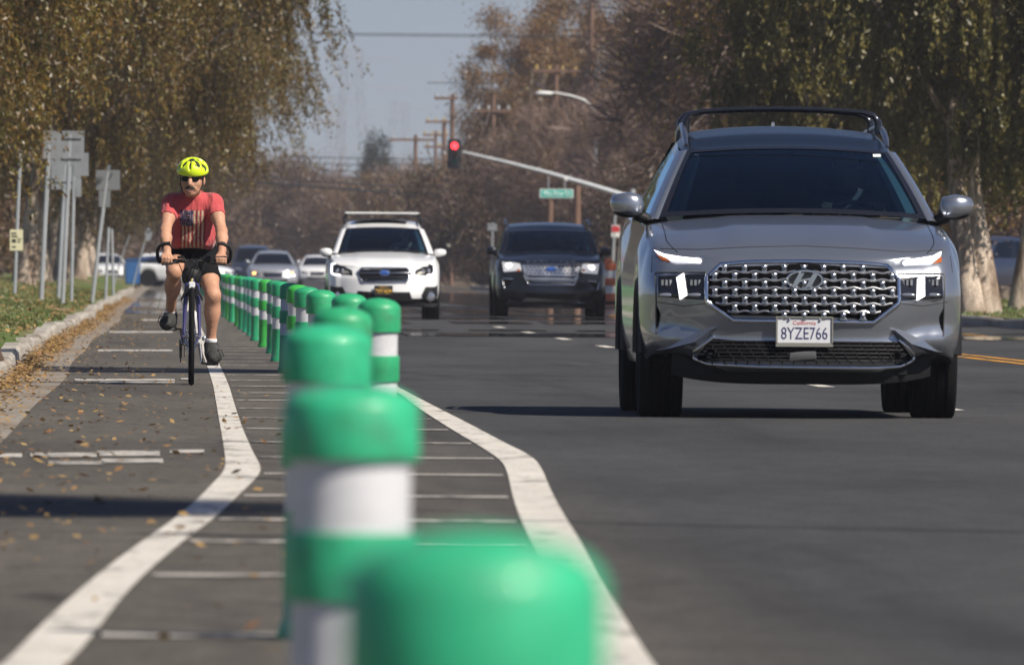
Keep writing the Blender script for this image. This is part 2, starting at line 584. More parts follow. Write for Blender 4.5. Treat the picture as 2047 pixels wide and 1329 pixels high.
def ribbon(left, right):
    return [(left[i], left[i + 1], right[i + 1], right[i]) for i in range(len(left) - 1)]
LL = [(425, 760), (432, 800), (441, 850), (451, 905), (453, 930), (446, 948), (428, 966), (397, 1000), (345, 1043), (280, 1088), (200, 1148), (120, 1218), (60, 1278), (13, 1329)]
LR = [(455, 760), (467, 800), (483, 850), (507, 905), (523, 932), (522, 945), (511, 960), (478, 992), (430, 1038), (372, 1080), (312, 1130), (253, 1187), (198, 1260), (142, 1329)]
gl = [gnd(*p) for p in LL]; gr = [gnd(*p) for p in LR]
gl += [Vector((-0.62, 16, 0)), Vector((-1.0, 4, 0))]; gr += [Vector((-0.47, 16, 0)), Vector((-.85, 4, 0))]
gl = [Vector((0.33, 620, 0)), Vector((0.32, 300, 0)), Vector((.315, 150, 0))] + gl
gr = [Vector((0.44, 620, 0)), Vector((0.43, 300, 0)), Vector((.425, 150, 0))] + gr
def soften(a):
    for _ in range(2):
        b = [a[0]]
        for p, q in zip(a[:-1], a[1:]): b += [p.lerp(q, .25), p.lerp(q, .75)]
        a = b + [a[-1]]
    return a
gl = soften(gl); gr = soften(gr)
marks("cycle_lane_line", ribbon(gl, gr), MAT_PAINT)
RL = [(797, 783), (830, 812), (900, 857), (960, 892), (1006, 922), (1018, 950), (1028, 1000), (1052, 1060), (1088, 1120), (1125, 1200), (1150, 1260), (1177, 1329)]
RR = [(812, 783), (868, 812), (945, 851), (1012, 887), (1066, 913), (1086, 938), (1102, 980), (1135, 1040), (1172, 1095), (1222, 1185), (1266, 1260), (1310, 1329)]
hl = [gnd(*p) for p in RL]; hr = [gnd(*p) for p in RR]
hl += [Vector((.68, 14, 0)), Vector((.35, 4, 0))]; hr += [Vector((.83, 14, 0)), Vector((.5, 4, 0))]
hl = [Vector((1.52, 620, 0)), Vector((1.52, 200, 0))] + hl
hr = [Vector((1.64, 620, 0)), Vector((1.64, 200, 0))] + hr
hl = soften(hl); hr = soften(hr)
marks("traffic_lane_line", ribbon(hl, hr), MAT_PAINT)
def xint(poly, Y):
    pts = sorted(poly, key=lambda p: p.y)
    return float(np.interp(Y, [p.y for p in pts], [p.x for p in pts]))
hy = [gnd(600, y).y for y in (1273, 1152, 1084, 1040, 992, 948, 915, 885, 858)]
while hy[-1] < 330: hy.append(hy[-1] + 4.6)
hat = []
for y in hy:
    w = 0.15
    xa, xb = xint(gr, y) + .02, xint(hl, y) - .02
    hat.append([(xa, y - w), (xb, y - w), (xb, y + w), (xa, y + w)])
marks("buffer_bars", hat, MAT_PAINT_OLD)
# lane dashes between the two traffic lanes, yellow centre lines, far turn lane lines
dash = []
y0 = gnd(1950, 822).y - 14.6 * 4
while y0 < 480:
    dash.append([(4.66, y0), (4.78, y0), (4.78, y0 + 3.66), (4.66, y0 + 3.66)]); y0 += 14.63
marks("lane_dashes", dash, MAT_PAINT)
yl = [[(x, 0), (x + .12, 0), (x + .12, 560), (x, 560)] for x in (7.72, 7.98, 10.6)]
y0 = 3.0
while y0 < 500:
    yl.append([(10.3, y0), (10.42, y0), (10.42, y0 + 3), (10.3, y0 + 3)]); y0 += 12
marks("yellow_centre_lines", yl, MAT_YELLOW)
def strip(x0, x1, y, th):
    a = gnd(x0, y + th / 2); b = gnd(x1, y + th / 2); c = gnd(x1, y - th / 2); d = gnd(x0, y - th / 2)
    return [a, b, c, d]
sym = [strip(-40, 46, 911, 8), strip(63, 200, 910, 8), strip(196, 321, 907, 10), strip(341, 410, 903, 6), strip(99, 210, 926, 6), strip(205, 328, 922, 8),
       strip(150, 350, 760, 4), strip(200, 350, 765, 3), strip(362, 385, 758, 3), strip(196, 345, 701, 3.5), strip(218, 345, 664, 3.5), strip(285, 345, 640, 3.0)]
marks("cycle_lane_symbol", sym, MAT_PAINT_OLD)

# mirror sheets laid on the far road to imitate the reflections of a heat mirage
MAT_SHIM = M("mirage mirror sheet", (0.02, 0.02, 0.022), 0.03, spec=0.9)
def shimmer(x0, x1, y0, y1, seed, cut=.0):
    r = np.random.default_rng(seed); xs = np.linspace(x0, x1, 46)
    w = np.convolve(r.normal(0, 1, 60), np.ones(9) / 9, 'same')[:46] * .9 + r.normal(0, .25, 46)
    w2 = np.convolve(r.normal(0, 1, 60), np.ones(9) / 9, 'same')[:46] * .9 + r.normal(0, .25, 46)
    d = (y1 - y0)
    P_ = []
    for i in range(45):
        if math.sin(i * .9 + seed) + r.normal(0, .5) < cut - 1.2: continue
        a0, a1 = y0 + .22 * d * w[i], y0 + .22 * d * w[i + 1]; b0, b1 = y1 + .22 * d * w2[i], y1 + .22 * d * w2[i + 1]
        P_.append([(xs[i], a0), (xs[i + 1], a1), (xs[i + 1], max(b1, a1 + .3)), (xs[i], max(b0, a0 + .3))])
    return P_
SHP = shimmer(1.75, 12.4, 154, 162, 1) + shimmer(3.0, 12.4, 168, 170.5, 2, .6) + shimmer(1.75, 12.4, 190, 197, 3, .3) + shimmer(2.2, 12.4, 205, 214, 4, .4) + shimmer(1.75, 12.4, 232, 262, 5) + shimmer(1.75, 12.4, 285, 420, 6)
marks("road_shimmer", SHP, MAT_SHIM, z=0.008)
marks("cycle_lane_shimmer", shimmer(-.85, .25, 222, 236, 7) + shimmer(-.85, .25, 252, 300, 8) + shimmer(-.85, .25, 315, 430, 9), MAT_SHIM, z=0.008)

# ---- leaf litter and grass: nobody could count them
def scatter_leaves(name, pts, size, mat, seed=1, flat=0.35):
    r = np.random.default_rng(seed)
    n = len(pts)
    a = r.uniform(0, 2 * np.pi, n)
    u = np.stack([np.cos(a), np.sin(a), r.normal(0, flat, n)], 1)
    v = np.stack([-np.sin(a), np.cos(a), r.normal(0, flat, n)], 1)
    s = (size * r.uniform(.5, 1.3, n))[:, None]
    p = np.asarray(pts)
    V = np.stack([p - u * s, p - v * s * .55, p + u * s, p + v * s * .55], 1)
    F = np.arange(n * 4).reshape(n, 4)
    return tag(mesh_np(name, V, F, mat), kind='stuff')
LM = leaf_mat("fallen leaf", [(0.13, 0.065, 0.035), (0.27, 0.16, 0.07), (0.36, 0.24, 0.09), (0.20, 0.10, 0.05), (0.42, 0.30, 0.12)], .1, 0.0)
P = []
for i in range(8000):
    y = 34 + 290 * rng.random() ** 1.2
    if rng.random() < .62: x = kerb_x(y) + abs(rng.normal(0, .13)) + .02
    else: x = kerb_x(y) + rng.exponential(.55)
    if x > .5: continue
    P.append((x, y, .012 + .02 * rng.random() + (.05 * rng.random() if x < kerb_x(y) + .12 else 0)))
for i in range(420):
    y = 24 + 60 * rng.random(); P.append((-1.0 + 1.7 * rng.random() ** 1.6, y, .012))
for i in range(6000):      # drifts against the kerb
    y = rng.choice([88, 104, 122, 128, 150, 170, 205, 240]) + rng.normal(0, 5)
    q = rng.random(); P.append((kerb_x(y) + abs(rng.normal(0, .09)) + .01, y, .012 + .10 * q * q))
tag(scatter_leaves("fallen_leaves", P, .021, LM, 3, .25), "brown and yellow fallen leaves drifted along the left kerb and cycle lane", "leaves")
# litter on the lawn and on the far verge
P = []
for i in range(2500):
    y = 60 + 260 * rng.random(); x = kerb_x(y) - .2 - 3 * rng.random()
    P.append((x, y, verge_z(x, y) + .03))
tag(scatter_leaves("leaf_litter", P, .04, LM, 4), "dry leaves scattered over the left lawn verge", "leaves")
GM = leaf_mat("grass blade", [(0.060, 0.105, 0.016), (0.10, 0.155, 0.028), (0.21, 0.18, 0.08), (0.070, 0.110, 0.020)], .2, 0)
def blades(name, n, xf, zf, y0, y1, h, seed):
    r = np.random.default_rng(seed)
    y = y0 + (y1 - y0) * r.random(n) ** 1.2
    x = np.array([xf(yy, r) for yy in y])
    z = np.array([zf(a, b) for a, b in zip(x, y)])
    keep = np.sin(x * 2.3 + np.sin(y / 9.0) * 2) + np.sin(y / 6.1 + x) + r.normal(0, .5, n) > -.35
    x, y, z = x[keep], y[keep], z[keep]; n = len(x)
    p = np.stack([x, y, z], 1)
    a = r.uniform(0, 2 * np.pi, n); w = .012 + .012 * r.random(n)
    u = np.stack([np.cos(a) * w, np.sin(a) * w, np.zeros(n)], 1)
    hh = h * r.uniform(.4, 1.3, n)
    t = np.stack([r.normal(0, .3, n) * hh, r.normal(0, .3, n) * hh, hh], 1)
    V = np.stack([p - u, p + u, p + t], 1)
    return tag(mesh_np(name, V, np.arange(n * 3).reshape(n, 3), GM), kind='stuff')
tag(blades("grass", 110000, lambda y, r: kerb_x(y) - .25 - 3.2 * r.random(), verge_z, 95, 330, .036, 5), "short patchy green grass on the sloping left verge", "grass")
tag(blades("grass_strip", 26000, lambda y, r: 12.8 + 4.5 * r.random(), lambda x, y: rverge(x - 12.75, y)[2], 150, 330, .07, 6), "strip of green grass along the far right kerb", "grass")

# ================================================================== FLEXIBLE POSTS
MAT_G = [M("green post plastic %d" % i, c, 0.48, spec=0.45, noise=[((3, 3, 6), .2), ((60, 60, 20), .10), ((5, 5, 9), .75, (0.045, 0.10, 0.06), (.54, .76)), ((22, 22, 5), .7, (0.26, 0.36, 0.29), (.60, .76))], coat=0.1) for i, c in enumerate(
    [(0.024, 0.310, 0.130), (0.026, 0.36, 0.175), (0.040, 0.360, 0.055), (0.022, 0.240, 0.105)])]
MAT_REFL = M("white reflective sheeting", (0.54, 0.54, 0.56), 0.5, spec=0.3, noise=[((90, 90, 90), .06), ((4, 4, 9), .10), ((14, 14, 30), .45, (0.30, .29, .27), (.60, .78))])

def make_post(hp, d, gm, cap, w1, g1, w2, fluted=True):
    """one hollow flexible post: green tube with two white bands, a raised green ring and a domed cap"""
    e = empty("flexible_post")
    r = d / 2 * 0.93
    z4 = hp; z3 = z4 - cap; z2 = z3 - w1; z1 = z2 - g1; z0 = z1 - w2
    mb = MB()
    n = 40
    prof = [(r * 1.12, 0), (r * 1.12, .012), (r * 1.05, .03), (r * .98, .05), (r * .98, z0 - .012), (r, z0)]
    vs = []
    for (rr, z) in prof:
        for k in range(n):
            a = 2 * math.pi * k / n
            q = rr
            if fluted and .03 < z < z0 - .005 and k % 5 == 0: q *= .95
            vs.append((q * math.cos(a), q * math.sin(a), z))
    fs = [(i * n + k, i * n + (k + 1) % n, (i + 1) * n + (k + 1) % n, (i + 1) * n + k) for i in range(len(prof) - 1) for k in range(n)]
    mb.add(vs, fs)
    mb.build("tube", gm, e, smooth=True)
    for (a, b) in ((z0, z1), (z2, z3)):
        m2 = MB(); m2.lathe([(r * .97, a), (r * .97, b)], n=n); m2.build("white_band", MAT_REFL, e, smooth=True)
    m2 = MB(); R2 = d / 2
    m2.lathe([(r * .9, z1 - .003), (R2 * .985, z1 - .003), (R2, z1 + .006), (R2, z2 - .006), (R2 * .985, z2 + .003), (r * .9, z2 + .003)], n=n)
    m2.build("raised_ring", gm, e, smooth=True)
    m2 = MB()
    prof = [(r * .9, z3 - .004), (R2 * 1.02, z3 - .004), (R2 * 1.04, z3 + .006), (R2 * 1.03, z3 + cap * .66), (R2 * 1.0, z3 + cap * .74),
            (R2 * .90, z3 + cap * .83), (R2 * .72, z3 + cap * .91), (R2 * .45, z3 + cap * .97), (R2 * .2, z3 + cap * .99), (R2 * .08, z4)]
    m2.lathe(prof, n=n)
    m2.build("cap", gm, e, smooth=True)
    return e

ORD = "first second third fourth fifth sixth seventh eighth ninth tenth eleventh twelfth thirteenth fourteenth fifteenth sixteenth seventeenth eighteenth nineteenth twentieth".split()
ORD += ["twenty-" + w for w in ORD[:9]] + ["thirtieth"] + ["thirty-" + w for w in ORD[:9]] + ["fortieth"] + ["forty-" + w for w in ORD[:9]]
# (px centre, distance, height, diameter, colour)
near = [(948, 8.4, .655, .172, 1), (704, 18.0, .664, .192, 1), (648, 28.0, .705, .196, 1), (682, 38.5, .712, .180, 0), (756, 49.0, .715, .166, 0), (699, 59.0, .713, .166, 0),
        (645, 69.0, .712, .164, 0), (616, 79.5, .712, .164, 0), (595, 90, .711, .162, 2), (576, 100.5, .711, .162, 0)]
mids = [(559, 111, 0), (548, 121, 3), (531, 131, 2), (514, 142, 0), (505, 152, 1), (496, 161, 1), (487, 168, 0), (479, 178, 2), (466, 190, 0), (459, 199, 2), (452, 210, 0)]
posts = near + [(px, y, .711, .162, c) for px, y, c in mids]
yy = 221
while yy < 470:
    posts.append((VX + 1.03 * FPX / yy, yy, .711, .162, int(rng.integers(0, 4)))); yy += 10.5
look = {0: "very blurred pale green dome-capped post closest to the camera", 1: "large blurred green and white post directly behind the closest pale green dome",
        2: "blurred green post whose cap rises above the big blurred green and white one", 3: "blurred green post half hidden behind the third cap of the row",
        4: "green post with sharp right side standing alone beside the white line start"}
for i, (px, y, hp, d, c) in enumerate(posts):
    if i == 1:
        p = make_post(hp, d, MAT_G[c], .105, .112, .092, .12)
    else:
        p = make_post(hp, d, MAT_G[c], hp * .18, hp * .14, hp * .133, hp * .143)
    s = FPX / y
    p.location = ((px - VX) / s, y, 0.0)
    p.rotation_euler = (random.uniform(-.015, .015), random.uniform(-.022, .022) if i > 4 else 0, random.uniform(0, 6))
    tag(p, look.get(i, "%s green and white flexible post in the row, counted back from the camera" % ORD[i]), "post", "green flexible posts along the cycle lane")
# ================================================================== smooth bodies from distance fields
class Field:
    def __init__(self, lo, hi, h):
        self.lo = np.array(lo, np.float32); self.h = h
        self.n = np.ceil((np.array(hi) - self.lo) / h).astype(int) + 1
        self.d = np.full(self.n, 9.0, np.float32)
    def _sub(self, pmin, pmax):
        i0 = np.clip(np.floor((np.array(pmin) - self.lo) / self.h).astype(int), 0, self.n - 1)
        i1 = np.clip(np.ceil((np.array(pmax) - self.lo) / self.h).astype(int) + 1, 1, self.n)
        ax = [self.lo[k] + self.h * np.arange(i0[k], i1[k], dtype=np.float32) for k in range(3)]
        sl = tuple(slice(i0[k], i1[k]) for k in range(3))
        return sl, np.meshgrid(*ax, indexing='ij')
    def _merge(self, sl, nd, k, cut=False):
        cur = self.d[sl]
        if cut:
            nd = -nd
            if k > 0:
                hh = np.maximum(k - np.abs(cur - nd), 0) / k
                self.d[sl] = np.maximum(cur, nd) + hh * hh * k * .25
            else: self.d[sl] = np.maximum(cur, nd)
        else:
            if k > 0:
                hh = np.maximum(k - np.abs(cur - nd), 0) / k
                self.d[sl] = np.minimum(cur, nd) - hh * hh * k * .25
            else: self.d[sl] = np.minimum(cur, nd)
    def cap(self, a, b, ra, rb=None, k=0.02, cut=False, sq=(1, 1, 1)):
        """tapered capsule; sq squashes the section (x,y,z)"""
        rb = ra if rb is None else rb
        a = np.array(a, float); b = np.array(b, float)
        m = max(ra, rb) / min(sq) + k + 3 * self.h
        sl, (X, Y, Z) = self._sub(np.minimum(a, b) - m, np.maximum(a, b) + m)
        ab = b - a; L2 = max(float(ab @ ab), 1e-12)
        t = np.clip(((X - a[0]) * ab[0] + (Y - a[1]) * ab[1] + (Z - a[2]) * ab[2]) / L2, 0, 1)
        dx = (X - a[0] - t * ab[0]) * sq[0]; dy = (Y - a[1] - t * ab[1]) * sq[1]; dz = (Z - a[2] - t * ab[2]) * sq[2]
        self._merge(sl, np.sqrt(dx * dx + dy * dy + dz * dz) - (ra + (rb - ra) * t), k, cut)
        return self
    def ell(self, c, r, k=0.02, cut=False):
        c = np.array(c, float); r = np.array(r, float)
        m = k + 3 * self.h
        sl, (X, Y, Z) = self._sub(c - r - m, c + r + m)
        q = np.sqrt(((X - c[0]) / r[0]) ** 2 + ((Y - c[1]) / r[1]) ** 2 + ((Z - c[2]) / r[2]) ** 2)
        self._merge(sl, (q - 1) * float(r.min()), k, cut)
        return self
    def chain(self, pts, rs, k=0.02, sq=(1, 1, 1)):
        for i in range(len(pts) - 1):
            self.cap(pts[i], pts[i + 1], rs[i], rs[i + 1], k, sq=sq)
        return self
    def plane(self, p, n, k=0.0):
        """keep the side the normal points away from"""
        n = np.array(n, float); n /= np.linalg.norm(n)
        sl, (X, Y, Z) = self._sub(self.lo, self.lo + self.h * (self.n - 1))
        nd = (X - p[0]) * n[0] + (Y - p[1]) * n[1] + (Z - p[2]) * n[2]
        self._merge(sl, -nd, k, cut=True)
        return self
    def mesh(self, name, mat, parent=None, relax=1):
        d = self.d
        nx, ny, nz = d.shape
        ins = d < 0
        c = [ins[i:nx - 1 + i, j:ny - 1 + j, k:nz - 1 + k] for i in (0, 1) for j in (0, 1) for k in (0, 1)]
        s = sum(x.astype(np.int8) for x in c)
        act = (s > 0) & (s < 8)
        idx = np.full(act.shape, -1, np.int32)
        I, J, K = np.nonzero(act)
        idx[I, J, K] = np.arange(len(I))
        acc = np.zeros((len(I), 3), np.float64); cnt = np.zeros(len(I))
        for ax in range(3):
            o1, o2 = [a for a in range(3) if a != ax]
            for p in (0, 1):
                for q in (0, 1):
                    a = [I, J, K]; a[o1] = a[o1] + p; a[o2] = a[o2] + q
                    b = list(a); b[ax] = b[ax] + 1
                    da = d[a[0], a[1], a[2]]; db = d[b[0], b[1], b[2]]
                    m = (da < 0) != (db < 0)
                    t = np.where(m, da / np.where(m, da - db, 1), 0)
                    pos = np.stack([x.astype(float) for x in a], 1); pos[:, ax] += t
                    acc[m] += pos[m]; cnt[m] += 1
        v = acc / cnt[:, None] * self.h + self.lo
        F = []
        for ax in range(3):
            o1, o2 = [(1, 2), (2, 0), (0, 1)][ax]
            sl0 = [slice(1, -1)] * 3; sl0[ax] = slice(0, -1)
            sl1 = [slice(1, -1)] * 3; sl1[ax] = slice(1, None)
            A = ins[tuple(sl0)]; B = ins[tuple(sl1)]
            cr = np.argwhere(A != B)
            if len(cr) == 0: continue
            flip = A[tuple(cr.T)]
            cr = cr + 1; cr[:, ax] -= 1
            def cell(p, q):
                cc = cr.copy(); cc[:, o1] -= p; cc[:, o2] -= q
                return idx[cc[:, 0], cc[:, 1], cc[:, 2]]
            qd = np.stack([cell(1, 1), cell(0, 1), cell(0, 0), cell(1, 0)], 1)
            qd[~flip] = qd[~flip][:, ::-1]
            F.append(qd)
        F = np.concatenate(F)
        for _ in range(relax):
            acc = np.zeros_like(v); cnt = np.zeros(len(v))
            for a in range(4):
                b = (a + 1) % 4
                np.add.at(acc, F[:, a], v[F[:, b]]); np.add.at(cnt, F[:, a], 1)
            v = v * .5 + .5 * acc / np.maximum(cnt, 1)[:, None]
        return mesh_np(name, v, F, mat, parent, smooth=True)
# ================================================================== CARS
MAT_TYRE = M("tyre rubber", (0.007, 0.007, 0.0075), 0.9, spec=0.12, noise=[((40, 40, 40), .3)])
MAT_BLACK = M("black trim plastic", (0.009, 0.009, 0.010), 0.6, spec=0.3, noise=[((50, 50, 50), .2)])
MAT_GLOSSB = M("gloss black", (0.010, 0.010, 0.012), 0.12, coat=0.5)
MAT_CHROME = M("chrome", (0.72, 0.72, 0.74), 0.12, metal=1.0)
MAT_SATIN = M("satin metal", (0.42, 0.42, 0.44), 0.30, metal=1.0)
MAT_RIM = M("wheel alloy", (0.35, 0.35, 0.36), 0.35, metal=0.9)
MAT_GLASS = glass_mat("car window glass", (0.13, 0.22, 0.28), 1.65)
MAT_GLASSD = glass_mat("dark tinted glass", (0.02, 0.03, 0.035), 1.52)
MAT_LENS = glass_mat("clear lamp lens", (0.75, 0.77, 0.8), 1.45)
MAT_INT = M("dark cabin trim", (0.008, 0.009, 0.011), 0.8, noise=[((20, 20, 20), .2)])
MAT_INT2 = M("pale pillar trim", (0.70, 0.74, 0.70), 0.8)
MAT_SEAT = M("seat cloth", (0.012, 0.013, 0.016), 0.85, noise=[((60, 60, 60), .2)])
MAT_LAMP = M("lit daytime lamp", (0.9, 0.9, 0.92), 0.3, emit=1.5, ecol=(1, .96, .97))
MAT_LAMPDIM = M("lamp reflector", (0.5, 0.5, 0.52), 0.15, metal=0.8)
MAT_AMBER = M("amber lens", (0.38, 0.09, 0.01), 0.25)
MAT_PLATE = M("plate white", (0.62, 0.62, 0.64), 0.5, noise=[((30, 30, 30), .06)])
MAT_NAVY = M("plate navy ink", (0.03, 0.03, 0.11), 0.5)
MAT_REDINK = M("plate red ink", (0.50, 0.06, 0.05), 0.5)
MAT_PLATEF = M("plate frame grey", (0.26, 0.25, 0.22), 0.45, metal=.3)
MAT_SKIN0 = M("driver skin", (0.42, 0.24, 0.16), 0.6)

def lerp(a, b, t): return a + (b - a) * t
def sstep(a, b, x):
    t = min(1, max(0, (x - a) / (b - a))); return t * t * (3 - 2 * t)
def interp(x, pts): return float(np.interp(x, [p[0] for p in pts], [p[1] for p in pts]))

def paint(name, col, metal, rough, coat=1.0):
    m = M(name, col, rough, metal=metal, coat=coat, spec=.35, noise=[((2, 2, 2), .05), ((220, 220, 220), .10)])
    return m

class Car:
    """body made of box-like grids bent by the car's own measured outline; front faces -Y"""
    def __init__(self, P, name, label, cat, loc, rz=0, group=None):
        self.P = P
        self.root = empty(name, loc, rz, label, cat, group)
        self.bvh = None
    # ---- outline
    def pos(self, u, y, t):
        P = self.P
        L, W = P['L'], P['W']
        f0 = P.get('f0', .80); Lr = P.get('Lr', .55)
        k = 1.0
        if y < Lr: k = f0 + (1 - f0) * math.sqrt(max(0, 1 - (1 - y / Lr) ** 2))
        yr = L - y
        if yr < .5: k = min(k, .84 + .16 * math.sqrt(max(0, 1 - (1 - yr / .5) ** 2)))
        w = W * k * (1 - P.get('tumble', .07) * max(0, t - .55) ** 2 / .2025) * (1 - .05 * max(0, .35 - t) ** 2 / .1225)
        x = u * w
        zsh = interp(y, P['shoulder']); zce = interp(y, P['centre'])
        au = abs(u)
        ztop = zsh + (zce - zsh) * (1 - au ** P.get('cpow', 2.6))
        if P.get('crease'):
            cr = P['crease']
            ztop += cr[1] * (sstep(cr[0] + .06, cr[0] - .06, au)) * sstep(0.05, .5, y) * sstep(P['yc'] + .2, P['yc'] - .2, y)
        zb = interp(y, P['sill']) + P.get('corner', .07) * sstep(.55, .95, au) * sstep(.9, .0, y)
        for ya in P['axles']:
            r = P['R'] + .045
            q = r * r - (y - ya) ** 2
            if q > 0:
                zb = max(zb, lerp(zb, P['R'] + math.sqrt(q) * .98, sstep(.62, .70, au)))
        z = zb + (ztop - zb) * t
        fade = max(0, 1 - y / 1.1) ** 1.5
        yy = y + P['bow'] * (au ** 2.4) * fade + interp(t, P['lean']) * max(0, 1 - y / .7)
        return Vector((x, yy, z))
    def body(self, mat, under):
        P = self.P
        L = P['L']
        ys = sorted(set([0, .02, .05, .09, .14, .2, .27, .35] + list(np.linspace(.42, L - .5, 46)) + [L - .4, L - .3, L - .2, L - .12, L - .06, L]))
        us = [-1 + 2 * i / 36 for i in range(37)]
        ts = [i / 18 for i in range(19)]
        idx = {}; V = []
        def vi(i, j, k):
            key = (i, j, k)
            if key not in idx:
                idx[key] = len(V); V.append(self.pos(us[i], ys[j], ts[k]))
            return idx[key]
        nu, ny, nt = len(us) - 1, len(ys) - 1, len(ts) - 1
        F = []; MI = []
        for i in range(nu):
            for k in range(nt):
                F.append((vi(i, 0, k), vi(i + 1, 0, k), vi(i + 1, 0, k + 1), vi(i, 0, k + 1))); MI.append(0)
                F.append((vi(i + 1, ny, k), vi(i, ny, k), vi(i, ny, k + 1), vi(i + 1, ny, k + 1))); MI.append(0)
            for j in range(ny):
                F.append((vi(i, j, nt), vi(i + 1, j, nt), vi(i + 1, j + 1, nt), vi(i, j + 1, nt))); MI.append(0)
                F.append((vi(i + 1, j, 0), vi(i, j, 0), vi(i, j + 1, 0), vi(i + 1, j + 1, 0))); MI.append(1)
        for j in range(ny):
            for k in range(nt):
                F.append((vi(0, j + 1, k), vi(0, j, k), vi(0, j, k + 1), vi(0, j + 1, k + 1))); MI.append(0)
                F.append((vi(nu, j, k), vi(nu, j + 1, k), vi(nu, j + 1, k + 1), vi(nu, j, k + 1))); MI.append(0)
        me = bpy.data.meshes.new("body")
        me.from_pydata([tuple(v) for v in V], [], F)
        me.materials.append(mat); me.materials.append(under)
        me.polygons.foreach_set("material_index", MI)
        bm = bmesh.new(); bm.from_mesh(me)
        for f in bm.faces: f.smooth = True
        for e in bm.edges:
            if len(e.link_faces) == 2 and e.calc_face_angle(0) > R_(60): e.smooth = False
        bm.to_mesh(me); bm.free()
        self.bvh = BVHTree.FromPolygons([tuple(v) for v in V], F)
        o = bpy.data.objects.new("body", me); COL.objects.link(o); o.parent = self.root
        self.bodyobj = o
        return o
    def proj(self, x, z):
        h = self.bvh.ray_cast(Vector((x, -3, z)), Vector((0, 1, 0)))
        if h[0] is not None and h[0].y < 1.6: return h[0].y
        h = self.bvh.find_nearest(Vector((x, .1, z)))
        return h[0].y
    def skin(self, name, poly, mat, off=.004, depth=.03, nz=10, nx=16, parent=None, build=True, mb=None):
        """a panel with this outline (x,z), laid on the car's front"""
        zs = [p[1] for p in poly]; z0, z1 = min(zs), max(zs)
        rows = []
        n = len(poly)
        zl = sorted(set([z0 + (z1 - z0) * (i + .001) / (nz + .002) for i in range(nz + 1)]))
        for z in zl:
            xs = []
            for i in range(n):
                a, b = poly[i], poly[(i + 1) % n]
                if (a[1] - z) * (b[1] - z) <= 0 and abs(a[1] - b[1]) > 1e-9:
                    xs.append(a[0] + (b[0] - a[0]) * (z - a[1]) / (b[1] - a[1]))
            if len(xs) >= 2:
                rows.append((z, min(xs), max(xs)))
        V = []; F = []
        for (z, xa, xb) in rows:
            for i in range(nx + 1):
                x = lerp(xa, xb, i / nx)
                y = self.proj(x, z)
                V.append((x, y - off, z))
        m = nx + 1
        for r in range(len(rows) - 1):
            for i in range(nx):
                F.append((r * m + i, r * m + i + 1, (r + 1) * m + i + 1, (r + 1) * m + i))
        rim = [i for i in range(m)] + [r * m + nx for r in range(1, len(rows))] + [(len(rows) - 1) * m + i for i in range(nx - 1, -1, -1)] + [r * m for r in range(len(rows) - 2, 0, -1)]
        b = len(V)
        for i in rim: V.append((V[i][0], V[i][1] + depth, V[i][2]))
        for q in range(len(rim)):
            q2 = (q + 1) % len(rim)
            F.append((rim[q2], rim[q], b + q, b + q2))
        mm = mb or MB()
        mm.add(V, F)
        if mb: return mb
        return mm.build(name, mat, parent or self.root, smooth=True, autosmooth=R_(40))
    def strip(self, name, line, r, mat, off=.004, parent=None, mb=None, sub=6):
        pts = []
        for a, b in zip(line[:-1], line[1:]):
            for i in range(sub):
                pts.append((lerp(a[0], b[0], i / sub), lerp(a[1], b[1], i / sub)))
        pts.append(line[-1])
        P3 = [Vector((x, self.proj(x, z) - off, z)) for x, z in pts]
        mm = mb or MB()
        mm.tube(P3, r, 8)
        if mb: return mb
        return mm.build(name, mat, parent or self.root, smooth=True)
    # ---- cabin
    def base(self, u):
        P = self.P
        return Vector((u * P['gw0'], P['yc'] + P.get('gbow', .16) * u * u, P['zc'] - P.get('gdrop', .03) * u * u))
    def top(self, u):
        P = self.P
        return Vector((u * P['gw1'], P['yw'] + .07 * u * u, P['zw'] - P.get('tdrop', .03) * u * u))
    def grid(self, name, fn, us, vs, mat, parent=None, thick=0.0):
        V = [fn(u, v) for v in vs for u in us]
        n = len(us)
        F = [(j * n + i, j * n + i + 1, (j + 1) * n + i + 1, (j + 1) * n + i) for j in range(len(vs) - 1) for i in range(n - 1)]
        return mesh_np(name, [tuple(p) for p in V], F, mat, parent or self.root, smooth=True)
    def cabin(self, pmat, roofmat, glass, sideglass, inner=True):
        P = self.P; L = P['L']
        ug = P.get('ug', .93)
        U = lambda a, b, n: [lerp(a, b, i / n) for i in range(n + 1)]
        ws = lambda u, t: self.base(u).lerp(self.top(u), t) + Vector((0, -.03, .02)) * (4 * t * (1 - t)) * (1 - .3 * u * u)
        self.grid("windscreen", ws, U(-ug, ug, 20), U(.03, .985, 12), glass)
        blk = MB()
        # black border printed round the glass, and the cowl with wipers
        for (a, b) in ((-ug, -ug + .045), (ug - .045, ug)):
            V = [ws(u, t) + Vector((0, -.003, .002)) for t in U(.03, .985, 8) for u in (a, b)]
            blk.add(V, [(2 * i, 2 * i + 1, 2 * i + 3, 2 * i + 2) for i in range(8)])
        for (a, b) in ((.028, .085), (.95, .99)):
            us = U(-ug, ug, 16)
            V = [ws(u, t) + Vector((0, -.0035, .0025)) for t in (a, b) for u in us]
            blk.add(V, [(i, i + 1, i + 18, i + 17) for i in range(16)])
        blk.build("windscreen_border", MAT_GLOSSB, self.root)
        zr = lambda y: interp(y, P['roofz'])
        wr = lambda y: interp(y, P['roofw'])
        yr1 = P['yr1']
